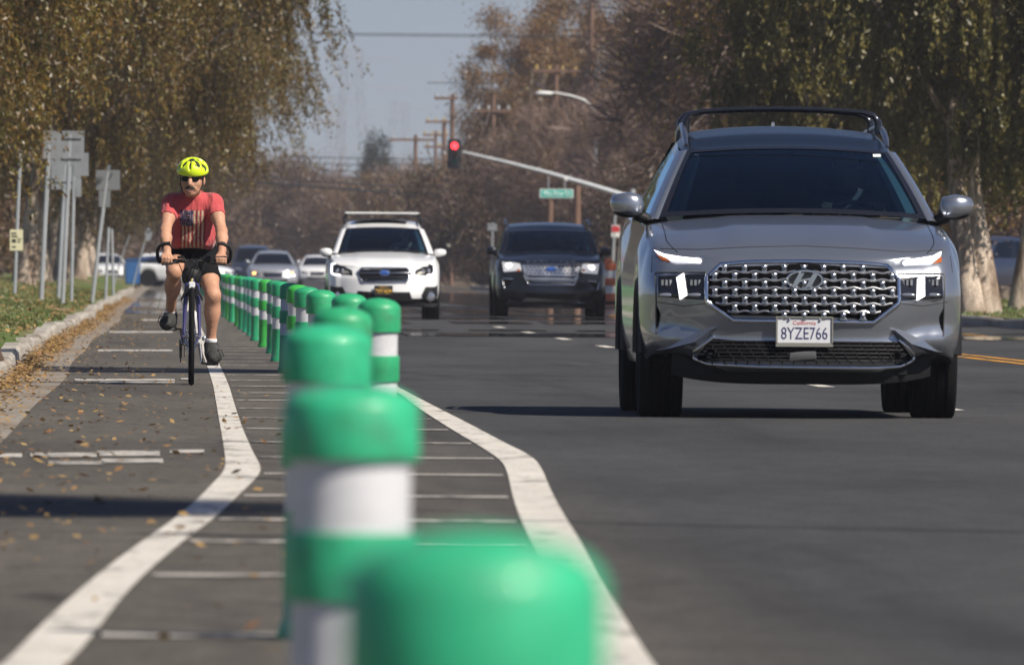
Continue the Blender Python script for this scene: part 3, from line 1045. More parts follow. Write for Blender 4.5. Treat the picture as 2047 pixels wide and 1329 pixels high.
        def roof(u, v):
            a = self.top(u)
            y = lerp(a.y, yr1, v)
            k = wr(y)
            ez = zr(y) - P.get('rcrown', .05)
            z = zr(y) - P.get('rcrown', .05) * abs(u) ** 2.2 - .05 * sstep(.90, 1.0, abs(u))
            if v < .12: z = lerp(a.z, z, sstep(0, .12, v) ** .6 if v > 0 else 0)
            return Vector((u * lerp(P['gw1'], k, sstep(0, .3, v)), y, z))
        vs = [0, .02, .045, .08, .12] + U(.17, 1, 12)
        self.grid("roof", roof, U(-1, 1, 24), vs, roofmat)
        for sgn in (-1, 1):
            # pillar beside the windscreen
            V = []; n = 10
            for i in range(n + 1):
                t = i / n
                a = ws(sgn * ug, t); b = ws(sgn * 1.0, t)
                o = Vector((sgn * .012, -.015, .006)) * (1 - .3 * t)
                V += [a + Vector((0, -.004, .003)), a.lerp(b, .35) + o, b + o * .8, b + Vector((sgn * .035, .11, -.0))]
            F = [(4 * i + j, 4 * i + j + 1, 4 * i + 5 + j, 4 * i + 4 + j) for i in range(n) for j in range(3)]
            mb = MB().add(V, F)
            mb.build("windscreen_pillar", pmat, self.root, smooth=True, autosmooth=R_(60))
            def side(v, t):
                b = self.base(sgn); a = self.top(sgn)
                y0 = lerp(b.y, a.y, t) + .10
                y1 = lerp(P['L'] - .22, yr1 + .02, t)
                y = lerp(y0, y1, v)
                xb = interp(y, P['beltw']); xt = wr(max(y, P['yw'] + .07))
                zb = interp(y, P['shoulder']) - .01; zt = zr(max(y, P['yw'] + .35)) - P.get('rcrown', .05) - .045
                zt = min(zt, lerp(b.z, a.z, t) + 10)
                if v < .5:
                    zt = lerp(a.z - .02, zt, sstep(0, .25, v))
                x = lerp(xb, xt, t ** 1.15)
                x = lerp(lerp(b.x * sgn, a.x * sgn, t) + .03, x, sstep(0, .12, v))
                return Vector((sgn * x, y, lerp(zb, zt, t)))
            self.grid("side_window", side, U(0, 1, 20), U(0, .90, 8), sideglass)
            self.grid("roof_edge", side, U(0, 1, 20), U(.90, 1.0, 2), pmat)
            for vv in (.40, .72):
                mb = MB()
                pts = [side(vv, t) + Vector((sgn * .004, 0, 0)) for t in U(0, .9, 6)]
                pt2 = [side(vv + .03, t) + Vector((sgn * .004, 0, 0)) for t in U(0, .9, 6)]
                mb.add(pts + pt2, [(i, i + 1, i + 8, i + 7) for i in range(6)])
                mb.build("door_pillar", MAT_GLOSSB, self.root)
        # back of the cabin
        def rear(u, t):
            yb = lerp(P['L'] - .22, yr1 + .02, t)
            return Vector((u * lerp(interp(P['L'] - .25, P['beltw']), wr(yr1), t), yb, lerp(interp(P['L'] - .2, P['shoulder']) - .01, zr(yr1) - .03, t)))
        self.grid("rear_window", rear, U(-1, 1, 10), U(0, 1, 4), sideglass)
        if not inner: return
        # inside: dashboard, wheel, seats, mirror
        yc, zc, hw = P['yc'], P['zc'], P['gw0']
        mb = MB(); mb.box((0, yc + .42, zc - .16), (hw * 1.85, .62, .20)); mb.build("dashboard", MAT_INT, self.root, bevel=.03, smooth=True)
        mb = MB(); mb.box((0, yc + 1.7, .34), (hw * 1.8, 2.2, .06)); mb.box((0, yc + 1.2, .58), (.22, 1.0, .42)); mb.build("cabin_floor", MAT_INT, self.root)
        mb = MB()
        c = Vector((.37, yc + .72, zc - .10)); pts = []
        for i in range(25):
            a = 2 * math.pi * i / 24
            pts.append(c + Vector((.185 * math.cos(a), .185 * math.sin(a) * .35, .185 * math.sin(a))))
        mb.tube(pts, .014, 6, caps=False); mb.box(c, (.12, .04, .09)); mb.box(c, (.34, .02, .03))
        mb.build("steering_wheel", MAT_INT, self.root, smooth=True)
        for sx in (-.37, .37):
            mb = MB()
            mb.box((sx, yc + 1.28, zc - .42), (.48, .5, .16))
            mb.box((sx, yc + 1.55, zc - .12), (.46, .14, .60), Matrix.Rotation(R_(-14), 3, 'X'))
            mb.box((sx, yc + 1.68, zc + .26), (.26, .10, .17), Matrix.Rotation(R_(-10), 3, 'X'))
            mb.build("front_seat", MAT_SEAT, self.root, bevel=.04, smooth=True)
        mb = MB()
        mb.box((0, yc + 2.45, zc - .1), (1.2, .14, .55)); mb.box((-.35, yc + 2.5, zc + .22), (.26, .1, .15)); mb.box((.35, yc + 2.5, zc + .22), (.26, .1, .15))
        mb.build("rear_seat", MAT_SEAT, self.root, bevel=.04, smooth=True)
        mb = MB(); q = self.top(0).lerp(self.base(0), .17)
        mb.box(q + Vector((0, .20, -.045)), (.23, .03, .065)); mb.box(q + Vector((0, .22, .01)), (.06, .06, .06)); mb.build("inner_mirror", MAT_INT, self.root, bevel=.012)
        for sgn in (-1, 1):
            pts = [ws(sgn * (ug - .085), t) + Vector((-sgn * .015, .07, -.02)) for t in U(.06, .93, 6)]
            MB().tube(pts, [.050, .048, .044, .040, .036, .030, .022], 6).build("pillar_trim", MAT_INT2, self.root, smooth=True)
    def wheels(self, xt, tw, R=None):
        P = self.P; R = R or P['R']
        first = None
        for ya in P['axles']:
            for sgn in (-1, 1):
                if first is None:
                    w = bpy.data.objects.new("wheel", None); COL.objects.link(w); w.parent = self.root
                    mb = MB()
                    h = tw / 2
                    prof = [(R * .68, -h * .86), (R * .78, -h), (R * .93, -h * .98), (R * .985, -h * .84)]
                    for g in (-.45, 0, .45):
                        prof += [(R, h * (g - .10)), (R * .965, h * (g - .07)), (R * .965, h * (g + .07)), (R, h * (g + .10))]
                    prof += [(R * .985, h * .84), (R * .93, h * .98), (R * .78, h), (R * .68, h * .86)]
                    mb.lathe(prof, axis='x', n=40); mb.build("tyre", MAT_TYRE, w, smooth=True)
                    mb = MB()
                    mb.lathe([(R * .70, -h * .8), (R * .69, h * .8), (R * .62, h * .84), (R * .60, h * .45), (R * .12, h * .5), (R * .10, h * .7)], axis='x', n=30)
                    for i in range(5):
                        a = 2 * math.pi * i / 5
                        mb.box((h * .72, math.cos(a) * R * .36, math.sin(a) * R * .36), (.02, R * .15, R * .56), Matrix.Rotation(a - math.pi / 2, 3, 'X'))
                    mb.build("rim", MAT_RIM, w, smooth=True)
                    first = w
                else:
                    w = first.copy(); COL.objects.link(w); w.parent = self.root
                    for ch in first.children:
                        c = ch.copy(); COL.objects.link(c); c.parent = w
                w.location = (sgn * (xt - tw / 2), ya, R - .014)
                w.rotation_euler = (0, 0, 0 if sgn > 0 else math.pi)
        # dark wheel housings and floor
        mb = MB(); mb.box((0, P['L'] / 2, P['R'] * .78 + .12), (xt * 2 - tw * 2 - .12, P['L'] - .5, .30)); mb.build("underbody", MAT_BLACK, self.root)
    def mirrors(self, pmat, xin, xout, z0, z1, y, lower=True):
        for sgn in (-1, 1):
            w = xout - xin; h = z1 - z0
            mb = MB()
            def fn(p):
                x = p.x * (1 if p.x * sgn > 0 else 1.0)
                k = 1 - .28 * max(0, x * sgn / (w / 2))
                return Vector((x, p.y * k, p.z * k + .10 * h * (x * sgn) / w))
            se = []
            c = (sgn * (xin + w / 2), y, (z0 + z1) / 2)
            def fn2(p):
                # squarer section than a ball
                q = Vector((p.x / (w / 2), p.y / .10, p.z / (h / 2)))
                m_ = max(abs(q.x), abs(q.y), abs(q.z), 1e-6)
                q = q * lerp(1, 1 / m_ * q.length, .45)
                return fn(Vector((q.x * w / 2 * .93, q.y * .10, q.z * h / 2 * .93)))
            mb.ball(c, (w / 2, .10, h / 2), 18, 12, fn2)
            mi = mb.build("mirror", pmat, self.root, smooth=True)
            if lower:
                mb = MB()
                mb.ball((c[0] - sgn * .012, y + .005, c[2] - h * .22), (w / 2 * .9, .095, h * .30), 16, 8)
                mb.tube([(c[0] - sgn * w * .25, y, z0 + h * .12), (sgn * (xin - .06), y + .03, z0 - .03), (sgn * (xin - .16), y + .06, z0 - .06)], [.035, .030, .028], 8)
                mb.build("mirror_base", MAT_BLACK, mi, smooth=True)

def driver(cx, y, z, loc, skin, shirt, hair, label):
    """head, trunk and arms reaching for the wheel as one body, with clothes and hair"""
    e = empty("person", loc, 0, label, "person", "drivers behind windscreens")
    f = Field((cx - .42, y - .75, z - .62), (cx + .42, y + .35, z + .42), .012)
    def arms(f, s=0.0, lo=0):
        for sx in (-1, 1):
            if lo == 0: f.chain([(cx + sx * .19, y, z - .02), (cx + sx * .27, y - .14, z - .26), (cx + sx * .16, y - .46, z - .06)], [.052 + s, .046 + s, .034 + s], .02)
            else: f.chain([(cx + sx * .19, y, z - .02), (cx + sx * .265, y - .13, z - .23)], [.058 + s, .054 + s], .02)
    f.ell((cx, y - .03, z + .21), (.076, .095, .112), .01).cap((cx, y, z + .02), (cx, y - .01, z + .14), .058, .054, .03)
    f.cap((cx, y - .12, z + .205), (cx, y - .095, z + .235), .016, .010, .015).ell((cx, y - .07, z + .15), (.05, .055, .045), .03)
    for sx in (-1, 1): f.ell((cx + sx * .078, y - .01, z + .20), (.012, .02, .03), .008)
    f.cap((cx - .13, y, z - .03), (cx + .13, y, z - .03), .075, None, .05).cap((cx, y, z - .1), (cx, y + .03, z - .5), .14, .14, .08, sq=(.85, 1.2, 1))
    arms(f)
    for sx in (-1, 1):
        h = np.array((cx + sx * .15, y - .50, z - .05))
        f.cap(h, h + (0, -.05, .01), .03, .028, .02)
        for i in range(4): f.chain([h + (sx * (.025 - .016 * i), -.07, .02), h + (sx * (.025 - .016 * i), -.10, .0), h + (sx * (.025 - .016 * i), -.085, -.02)], [.010, .010, .009], .006)
        f.cap(h + (-sx * .03, -.02, .02), h + (-sx * .045, -.07, .03), .011, .009, .008)
    f.mesh("body", skin, e)
    f = Field((cx - .42, y - .35, z - .62), (cx + .42, y + .35, z + .15), .014)
    f.cap((cx - .13, y, z - .03), (cx + .13, y, z - .03), .085, None, .05).cap((cx, y, z - .1), (cx, y + .03, z - .5), .15, .15, .08, sq=(.85, 1.2, 1))
    arms(f, 0, 1); f.plane((cx, y, z + .065), (0, 0, 1))
    f.mesh("shirt", shirt, e)
    f = Field((cx - .13, y - .16, z + .1), (cx + .13, y + .12, z + .36), .010)
    f.ell((cx, y - .02, z + .235), (.084, .102, .108), .01); f.ell((cx, y - .12, z + .17), (.075, .08, .12), .015, cut=True); f.plane((cx, y, z + .16), (0, 0, -1))
    f.mesh("hair", hair, e)
    return e
# ------------------------------------------------------------------ silver SUV, nearest vehicle
MAT_DULLG = M("dull grey plastic", (.07, .07, .072), .5)
MAT_SILVER = paint("grey silver paint", (0.315, 0.333, 0.372), 0.79, 0.29)
MAT_MESH = M("grille backing", (0.003, 0.003, 0.0035), 0.9, spec=.03)
MAT_HOLE = M("grille openings", (0.003, 0.003, 0.0035), 0.9, spec=.05)
MAT_DULLCH = M("dark chrome", (0.34, 0.34, 0.36), 0.20, metal=1.0)

def arches(c, mat):
    P = c.P
    for ya in P['axles']:
        for sgn in (-1, 1):
            mb = MB(); pts = []
            for i in range(15):
                a = math.pi * i / 14
                r = P['R'] + .06
                y = ya - math.cos(a) * r; z = P['R'] + math.sin(a) * r * .98
                pts.append(Vector((sgn * (P['W'] - .028), y, z)))
            mb.tube(pts, .034, 6); mb.build("arch_trim", mat, c.root, smooth=True)

MAT_ROOFB = M("dark roof glass", (0.006, 0.010, 0.020), 0.22, spec=.22)

def suv():
    P = dict(L=4.79, W=.915, f0=.82, Lr=.50, bow=.20, tumble=.075, R=.362, axles=(.93, 3.695), corner=.10,
             shoulder=[(0, .915), (.22, .965), (.6, 1.02), (1.25, 1.09), (2.5, 1.12), (4.79, 1.17)],
             centre=[(0, .878), (.06, .915), (.25, .985), (.7, 1.075), (1.25, 1.148), (2.5, 1.15), (4.79, 1.17)], cpow=3.0,
             sill=[(0, .262), (.5, .27), (1, .30), (4.2, .30), (4.79, .34)], crease=(.50, .016),
             lean=[(0, .11), (.05, .04), (.13, .0), (.3, .035), (.45, .015), (.62, .0), (.85, .03), (.95, .065), (1, .11)],
             yc=1.25, zc=1.150, gw0=.80, gw1=.60, yw=2.05, zw=1.555, ug=.968, roofz=[(2.0, 1.56), (2.4, 1.635), (3.0, 1.685), (4.0, 1.655), (4.4, 1.62)],
             roofw=[(2.0, .615), (2.6, .615), (4.4, .58)], beltw=[(1.2, .84), (1.8, .85), (3, .87), (4.79, .80)], yr1=4.35)
    c = Car(P, "suv", "large silver grey SUV with studded chrome grille and black roof bars, nearest vehicle", "car", ((1609 - VX) / 355., FPX / 355., 0))
    S = 355.
    F = lambda px, py: ((px - 1609) / S, CAMH - (py - yh(px)) / S)
    FL = lambda pts: [F(*p) for p in pts]
    c.body(MAT_SILVER, MAT_BLACK)
    c.cabin(MAT_SILVER, MAT_ROOFB, MAT_GLASS, MAT_GLASSD)
    c.wheels(.905, .25)
    rt = c.root
    arches(c, MAT_BLACK)
    # lower black valance
    mb = MB()
    for i in range(25):
        pass
    us = [-1 + 2 * i / 24 for i in range(25)]
    V = []
    for u in us:
        p = c.pos(u * .97, 0.02, 0.0)
        zz = .192 + .05 * abs(u) ** 4
        V += [Vector((p.x, p.y + .03, p.z + .05)), Vector((p.x, p.y + .02, p.z - .005)), Vector((p.x, p.y + .06, zz)), Vector((p.x, p.y + .5, zz))]
    mb.add(V, [(4 * i + j, 4 * i + 4 + j, 4 * i + 5 + j, 4 * i + 1 + j) for i in range(24) for j in range(3)])
    mb.build("lower_valance", MAT_BLACK, rt, smooth=True)
    # main grille
    gp = [(1418, 549), (1443, 531), (1500, 528), (1610, 527), (1720, 530), (1775, 535), (1797, 554), (1797, 603), (1747, 640), (1470, 637), (1416, 601)]
    g = c.skin("grille", FL(gp), MAT_MESH, off=.010, depth=.03, nz=14, nx=30)
    cxg = 1608.; mbh = MB(); mbs = MB()
    def inside(px, py, m=0):
        n = len(gp); ins = False
        for i in range(n):
            (xa, ya), (xb, yb) = gp[i], gp[(i + 1) % n]
            if (ya > py) != (yb > py) and px < (xb - xa) * (py - ya) / (yb - ya) + xa: ins = not ins
        return ins
    MAT_WEB = M("grille lattice metal", (0.52, 0.52, 0.54), 0.30, metal=.85)
    for r in range(0, 8):
        pw = 528.5 + 15.9 * r
        xs_ = [x for x in range(1414, 1800, 3) if inside(x, pw - 2) and inside(x, pw + 2)]
        if len(xs_) > 3:
            pts = []
            for x in xs_[::2]:
                w = math.cos((x - cxg) / 39.4 * 2 * math.pi) * (1 if r % 2 else -1)
                pts.append(F(x, pw + 2.0 * w + .004 * (x - cxg)))
            mbh.tube([Vector((p[0], c.proj(*p) - .014, p[1])) for p in pts], .0062, 6)
    for r in range(-1, 7):
        py = 536.5 + 15.9 * r
        for k in range(-12, 13):
            ps = cxg + (k + (.5 if r % 2 == 0 else 0)) * 39.4 + 19.7
            if inside(ps - 5, py) and inside(ps + 5, py) and inside(ps, py - 5) and inside(ps, py + 6):
                x, z = F(ps, py + .004 * (ps - cxg))
                y = c.proj(x, z) - .014
                V = []
                for (dz, w_) in ((-.021, .023), (-.008, .0145), (.008, .0145), (.021, .023)):
                    V += [Vector((x - w_, y, z + dz)), Vector((x, y - .011, z + dz)), Vector((x + w_, y, z + dz))]
                mbh.cur = 0
                mbh.add(V, [(3 * i + j, 3 * i + j + 1, 3 * i + j + 4, 3 * i + j + 3) for i in range(3) for j in range(2)])
                mbh.cur = 1
                mbh.ball((x, y - .010, z + .004), (.0155, .011, .0160), 8, 6)
                mbh.ball((x, y - .008, z - .018), (.018, .008, .0065), 7, 5)
    mbh.build("grille_lattice", [MAT_WEB, MAT_CHROME], g, smooth=True, autosmooth=R_(25))
    mb = MB()
    c.strip("", FL([(1420, 551), (1443, 529), (1500, 524.5), (1610, 523.5), (1722, 527), (1777, 532), (1798, 556)]), .015, None, .004, mb=mb, sub=4)
    c.strip("", FL([(1414, 552), (1414, 603), (1468, 641), (1610, 643), (1748, 645), (1799, 606), (1799, 556)]), .015, None, .004, mb=mb, sub=4)
    mb.build("grille_surround", MAT_CHROME, g, smooth=True)
    # oval emblem with slanted letter
    x, z = F(1609, 560); y = c.proj(x, z) - .03
    e = MB(); pts = [Vector((x + .098 * math.cos(a), y, z + .052 * math.sin(a))) for a in [2 * math.pi * i / 32 for i in range(33)]]
    e.tube(pts, .008, 6, caps=False)
    def bar(p, q, w):
        e.prism([(p[0] - w, p[1]), (p[0] + w, p[1]), (q[0] + w, q[1]), (q[0] - w, q[1])], y - .008, y + .006)
    bar((x - .060, z - .036), (x - .018, z + .040), .015); bar((x + .018, z - .040), (x + .060, z + .036), .015)
    e.prism([(x - .035, z - .012), (x + .025, z + .000), (x + .035, z + .014), (x - .025, z + .002)], y - .009, y + .004)
    em = e.build("emblem", MAT_CHROME, rt, smooth=True, autosmooth=R_(40))
    d = MB(); d.prism([(x + .094 * math.cos(a), z + .049 * math.sin(a)) for a in [2 * math.pi * i / 32 for i in range(32)]], y + .004, y + .012); d.build("emblem_backing", MAT_GLOSSB, em)
    # lamps
    for sgn, pl, bar_, slit in ((-1, [(1318, 549), (1412, 547), (1412, 600), (1319, 598)], [(1353, 546), (1369, 546), (1377, 599), (1361, 599)],
                                [(1312, 499), (1334, 508), (1366, 513), (1402, 517), (1406, 521), (1402, 526), (1372, 525), (1348, 524), (1338, 516), (1320, 508)]),
                           (1, [(1800, 551), (1890, 551), (1891, 600), (1800, 601)], [(1838, 549), (1853, 549), (1853, 601), (1836, 601)],
                            [(1891, 502), (1870, 512), (1836, 517), (1812, 521), (1808, 525), (1812, 530), (1846, 529), (1868, 527), (1876, 520), (1888, 512)])):
        h = c.skin("headlight", FL(pl), MAT_GLOSSB, off=.008, depth=.03, nx=10)
        c.skin("light_bar", FL(bar_), MAT_LAMP, off=.016, depth=.012, nx=4, nz=6, parent=h)
        for px in ((pl[0][0] + 17), (pl[1][0] - 20)):
            for (py, rr, mt) in ((565, .022, MAT_LAMPDIM), (590, .020, MAT_LAMPDIM)):
                xx, zz = F(px, py); yy_ = c.proj(xx, zz) - .012
                b = MB()
                if py < 580:
                    for k in range(-1, 2): b.box((xx + k * .022, yy_, zz), (.013, .012, .032), Matrix.Rotation(.3 * k, 3, 'Z'))
                else: b.ball((xx, yy_, zz), (.046, .010, .012), 12, 6)
                b.build("reflector", mt, h, smooth=(py > 580))
        m = c.skin("running_light", FL(slit), MAT_LAMP, off=.008, depth=.02, nx=14, nz=6)
        am = [(1316, 508), (1336, 517), (1342, 524), (1326, 520)] if sgn < 0 else [(1890, 512), (1880, 520), (1870, 528), (1889, 526)]
        c.skin("turn_signal", FL(am), MAT_AMBER, off=.006, depth=.02, nx=5, nz=4)
        # frame lines and side vent
        ln = [(1316, 668), (1314, 545), (1330, 544), (1414, 544)] if sgn < 0 else [(1893, 672), (1894, 548), (1880, 547), (1798, 548)]
        c.strip("lamp_frame", FL(ln), .005, MAT_DULLG, .002)
        ve = [(1316, 612), (1323, 628), (1322, 640), (1316, 660)] if sgn < 0 else [(1893, 616), (1885, 632), (1886, 644), (1893, 668)]
        c.skin("side_vent", FL(ve), MAT_HOLE, off=.005, depth=.02, nx=4, nz=6)
        # raised blade running from the cheek down to the lower bar
        bl = [(1300, 702), (1372, 676), (1420, 654), (1436, 656), (1400, 690), (1386, 712), (1340, 714)] if sgn < 0 else [(1906, 706), (1850, 680), (1800, 658), (1786, 660), (1818, 694), (1832, 716), (1872, 718)]
        mm = MB(); P2 = FL(bl); cxp = sum(p[0] for p in P2) / 7; czp = sum(p[1] for p in P2) / 7
        V = [Vector((p[0], c.proj(*p) - .004, p[1])) for p in P2]
        R2 = FL([(1330, 700), (1390, 684), (1426, 657)] if sgn < 0 else [(1880, 704), (1826, 688), (1792, 661)])
        Rg = [Vector((p[0], c.proj(*p) - .042, p[1])) for p in R2]
        A = V + Rg
        fs = [(0, 1, 7), (1, 8, 7), (1, 2, 8), (2, 9, 8), (2, 3, 9), (3, 4, 9), (4, 8, 9), (4, 5, 8), (5, 6, 8), (6, 7, 8), (6, 0, 7)]
        mm.add(A, fs); mm.build("bumper_blade", MAT_SILVER, rt, smooth=True, autosmooth=R_(25))
    # lower grille with bright lip
    lg = [(1396, 712), (1424, 677), (1800, 682), (1830, 716), (1814, 724), (1406, 722)]
    g2 = c.skin("lower_grille", FL(lg), MAT_HOLE, off=.005, depth=.03, nz=8, nx=30)
    mm = MB()
    for r in range(6):
        py = 683 + 7.6 * r
        xa = 1424 - (py - 677) * .75 + 5; xb = 1800 + (py - 682) * .8 - 5
        c.strip("", FL([(xa, py - 1), (1610, py), (xb, py + 2)]), .0045, None, .007, mb=mm, sub=6)
        k = xa + (8 if r % 2 else 20)
        while k < xb:
            x, z = F(k, py + 4); mm.box((x, c.proj(x, z) - .008, z), (.007, .008, .022)); k += 23
    mm.build("grille_bars", MAT_BLACK, g2)
    sp = [(1581, 700), (1632, 700), (1634, 722), (1579, 722)]
    c.skin("sensor_panel", FL(sp), MAT_DULLG, off=.016, depth=.02, nx=4, nz=4)
    mm = MB()
    c.strip("", FL([(1428, 674), (1388, 706), (1394, 718), (1420, 728), (1520, 733), (1640, 735), (1760, 736), (1806, 733), (1830, 722), (1836, 710), (1800, 680)]), .011, None, .008, mb=mm, sub=4)
    mm.build("bumper_lip", MAT_CHROME, rt, smooth=True)
    c.strip("hood_line", FL([(1312, 497), (1400, 499), (1500, 494), (1612, 492), (1720, 497), (1820, 504), (1892, 500)]), .003, MAT_BLACK, -.001)
    for sgn in (-1, 1):
        c.strip("shut_line", FL([(1609 + sgn * 300, 512), (1609 + sgn * 303, 545)]), .0028, MAT_BLACK, -.001)
        c.strip("bumper_line", FL([(1609 + sgn * 292, 604), (1609 + sgn * 240, 612), (1609 + sgn * 196, 607)]), .0025, MAT_BLACK, -.001)
        mm = MB(); ln = []
        for i in range(14):
            y_ = lerp(.10, 1.22, i / 13); p = c.pos(sgn * .90, y_, 1.0); ln.append(p + Vector((0, 0, -.001)))
        mm.tube(ln, .0035, 5); mm.build("hood_gap", MAT_BLACK, rt)
    # number plate
    x, z = F(1608.5, 662); y = min(c.proj(x, z), c.proj(x, z + .07)) - .022
    p = MB(); p.box((x, y, z), (.305, .006, .150)); pl = p.build("number_plate", MAT_PLATE, rt, bevel=.002)
    fr = MB()
    for (dx, dz, sx, sz) in ((0, -.077, .325, .024), (0, .077, .325, .010), (-.157, 0, .010, .150), (.157, 0, .010, .150)): fr.box((x + dx, y - .004, z + dz), (sx, .012, sz))
    fr.build("plate_frame", MAT_PLATEF, pl, bevel=.002)
    text_mesh("plate_letters", "8YZE766", .068, MAT_NAVY, pl, (x, y - .0035, z - .012), width=.262)
    text_mesh("plate_state_name", "California", .022, MAT_REDINK, pl, (x, y - .0035, z + .047), width=.13)
    sc = MB()
    for dx in (-.088, .088): sc.ball((x + dx, y - .007, z + .062), (.008, .006, .008), 8, 6)
    sc.build("plate_screw", MAT_CHROME, pl, smooth=True)
    # roof rails, cross bars
    for sgn in (-1, 1):
        mb = MB(); pts = []
        for i in range(13):
            t = i / 12; yy_ = lerp(2.22, 4.3, t)
            pts.append(Vector((sgn * (interp(yy_, P['roofw']) - .030), yy_, interp(yy_, P['roofz']) - .045 + .045 * math.sin(math.pi * min(1, t * 4 + .02) / 2) * (1 - .6 * max(0, t - .85) / .15))))
        mb.tube(pts, [.012] + [.018] * 11 + [.012], 8); mb.build("roof_rail", MAT_SATIN, rt, smooth=True)
    for yy_ in (2.75, 3.55):
        mb = MB(); zt = interp(yy_, P['roofz'])
        pts = [(-.565, yy_, zt - .03), (-.562, yy_, zt + .045), (-.537, yy_, zt + .080), (-.47, yy_, zt + .098), (-.25, yy_, zt + .112), (0, yy_, zt + .117), (.25, yy_, zt + .112), (.47, yy_, zt + .098), (.537, yy_, zt + .080), (.562, yy_, zt + .045), (.565, yy_, zt - .03)]
        mb.tube(pts, [.024, .021, .017, .014, .013, .013, .013, .014, .017, .021, .024], 8); mb.build("cross_bar", MAT_GLOSSB, rt, smooth=True)
    c.mirrors(MAT_SILVER, .845, 1.055, 1.135, 1.285, 1.55)
    # wipers, windscreen sticker
    mb = MB()
    for (a, b) in (((-.55, .05), (.05, .035)), ((.08, .05), (.62, .035))):
        q0 = c.base(a[0] / .80).lerp(c.top(a[0] / .8), a[1]) + Vector((0, -.02, .012)); q1 = c.base(b[0] / .80).lerp(c.top(b[0] / .8), b[1]) + Vector((0, -.02, .012))
        mb.tube([q0 + Vector((0, .01, -.03)), q1 + Vector((0, .005, -.02))], .006, 6)
    mb.build("wiper", MAT_BLACK, rt)
    q = c.base(.83).lerp(c.top(.83), .90) + Vector((0, -.012, .010))
    mb = MB(); mb.box(q, (.045, .004, .03), Matrix.Rotation(R_(-60), 3, 'X')); mb.build("window_sticker", MAT_INT2, rt)
    mb = MB(); mb.box((0, 3.9, 1.69), (.03, .12, .05), taper=.5); mb.build("roof_antenna", MAT_SILVER, rt)
    return c
SUV = suv()

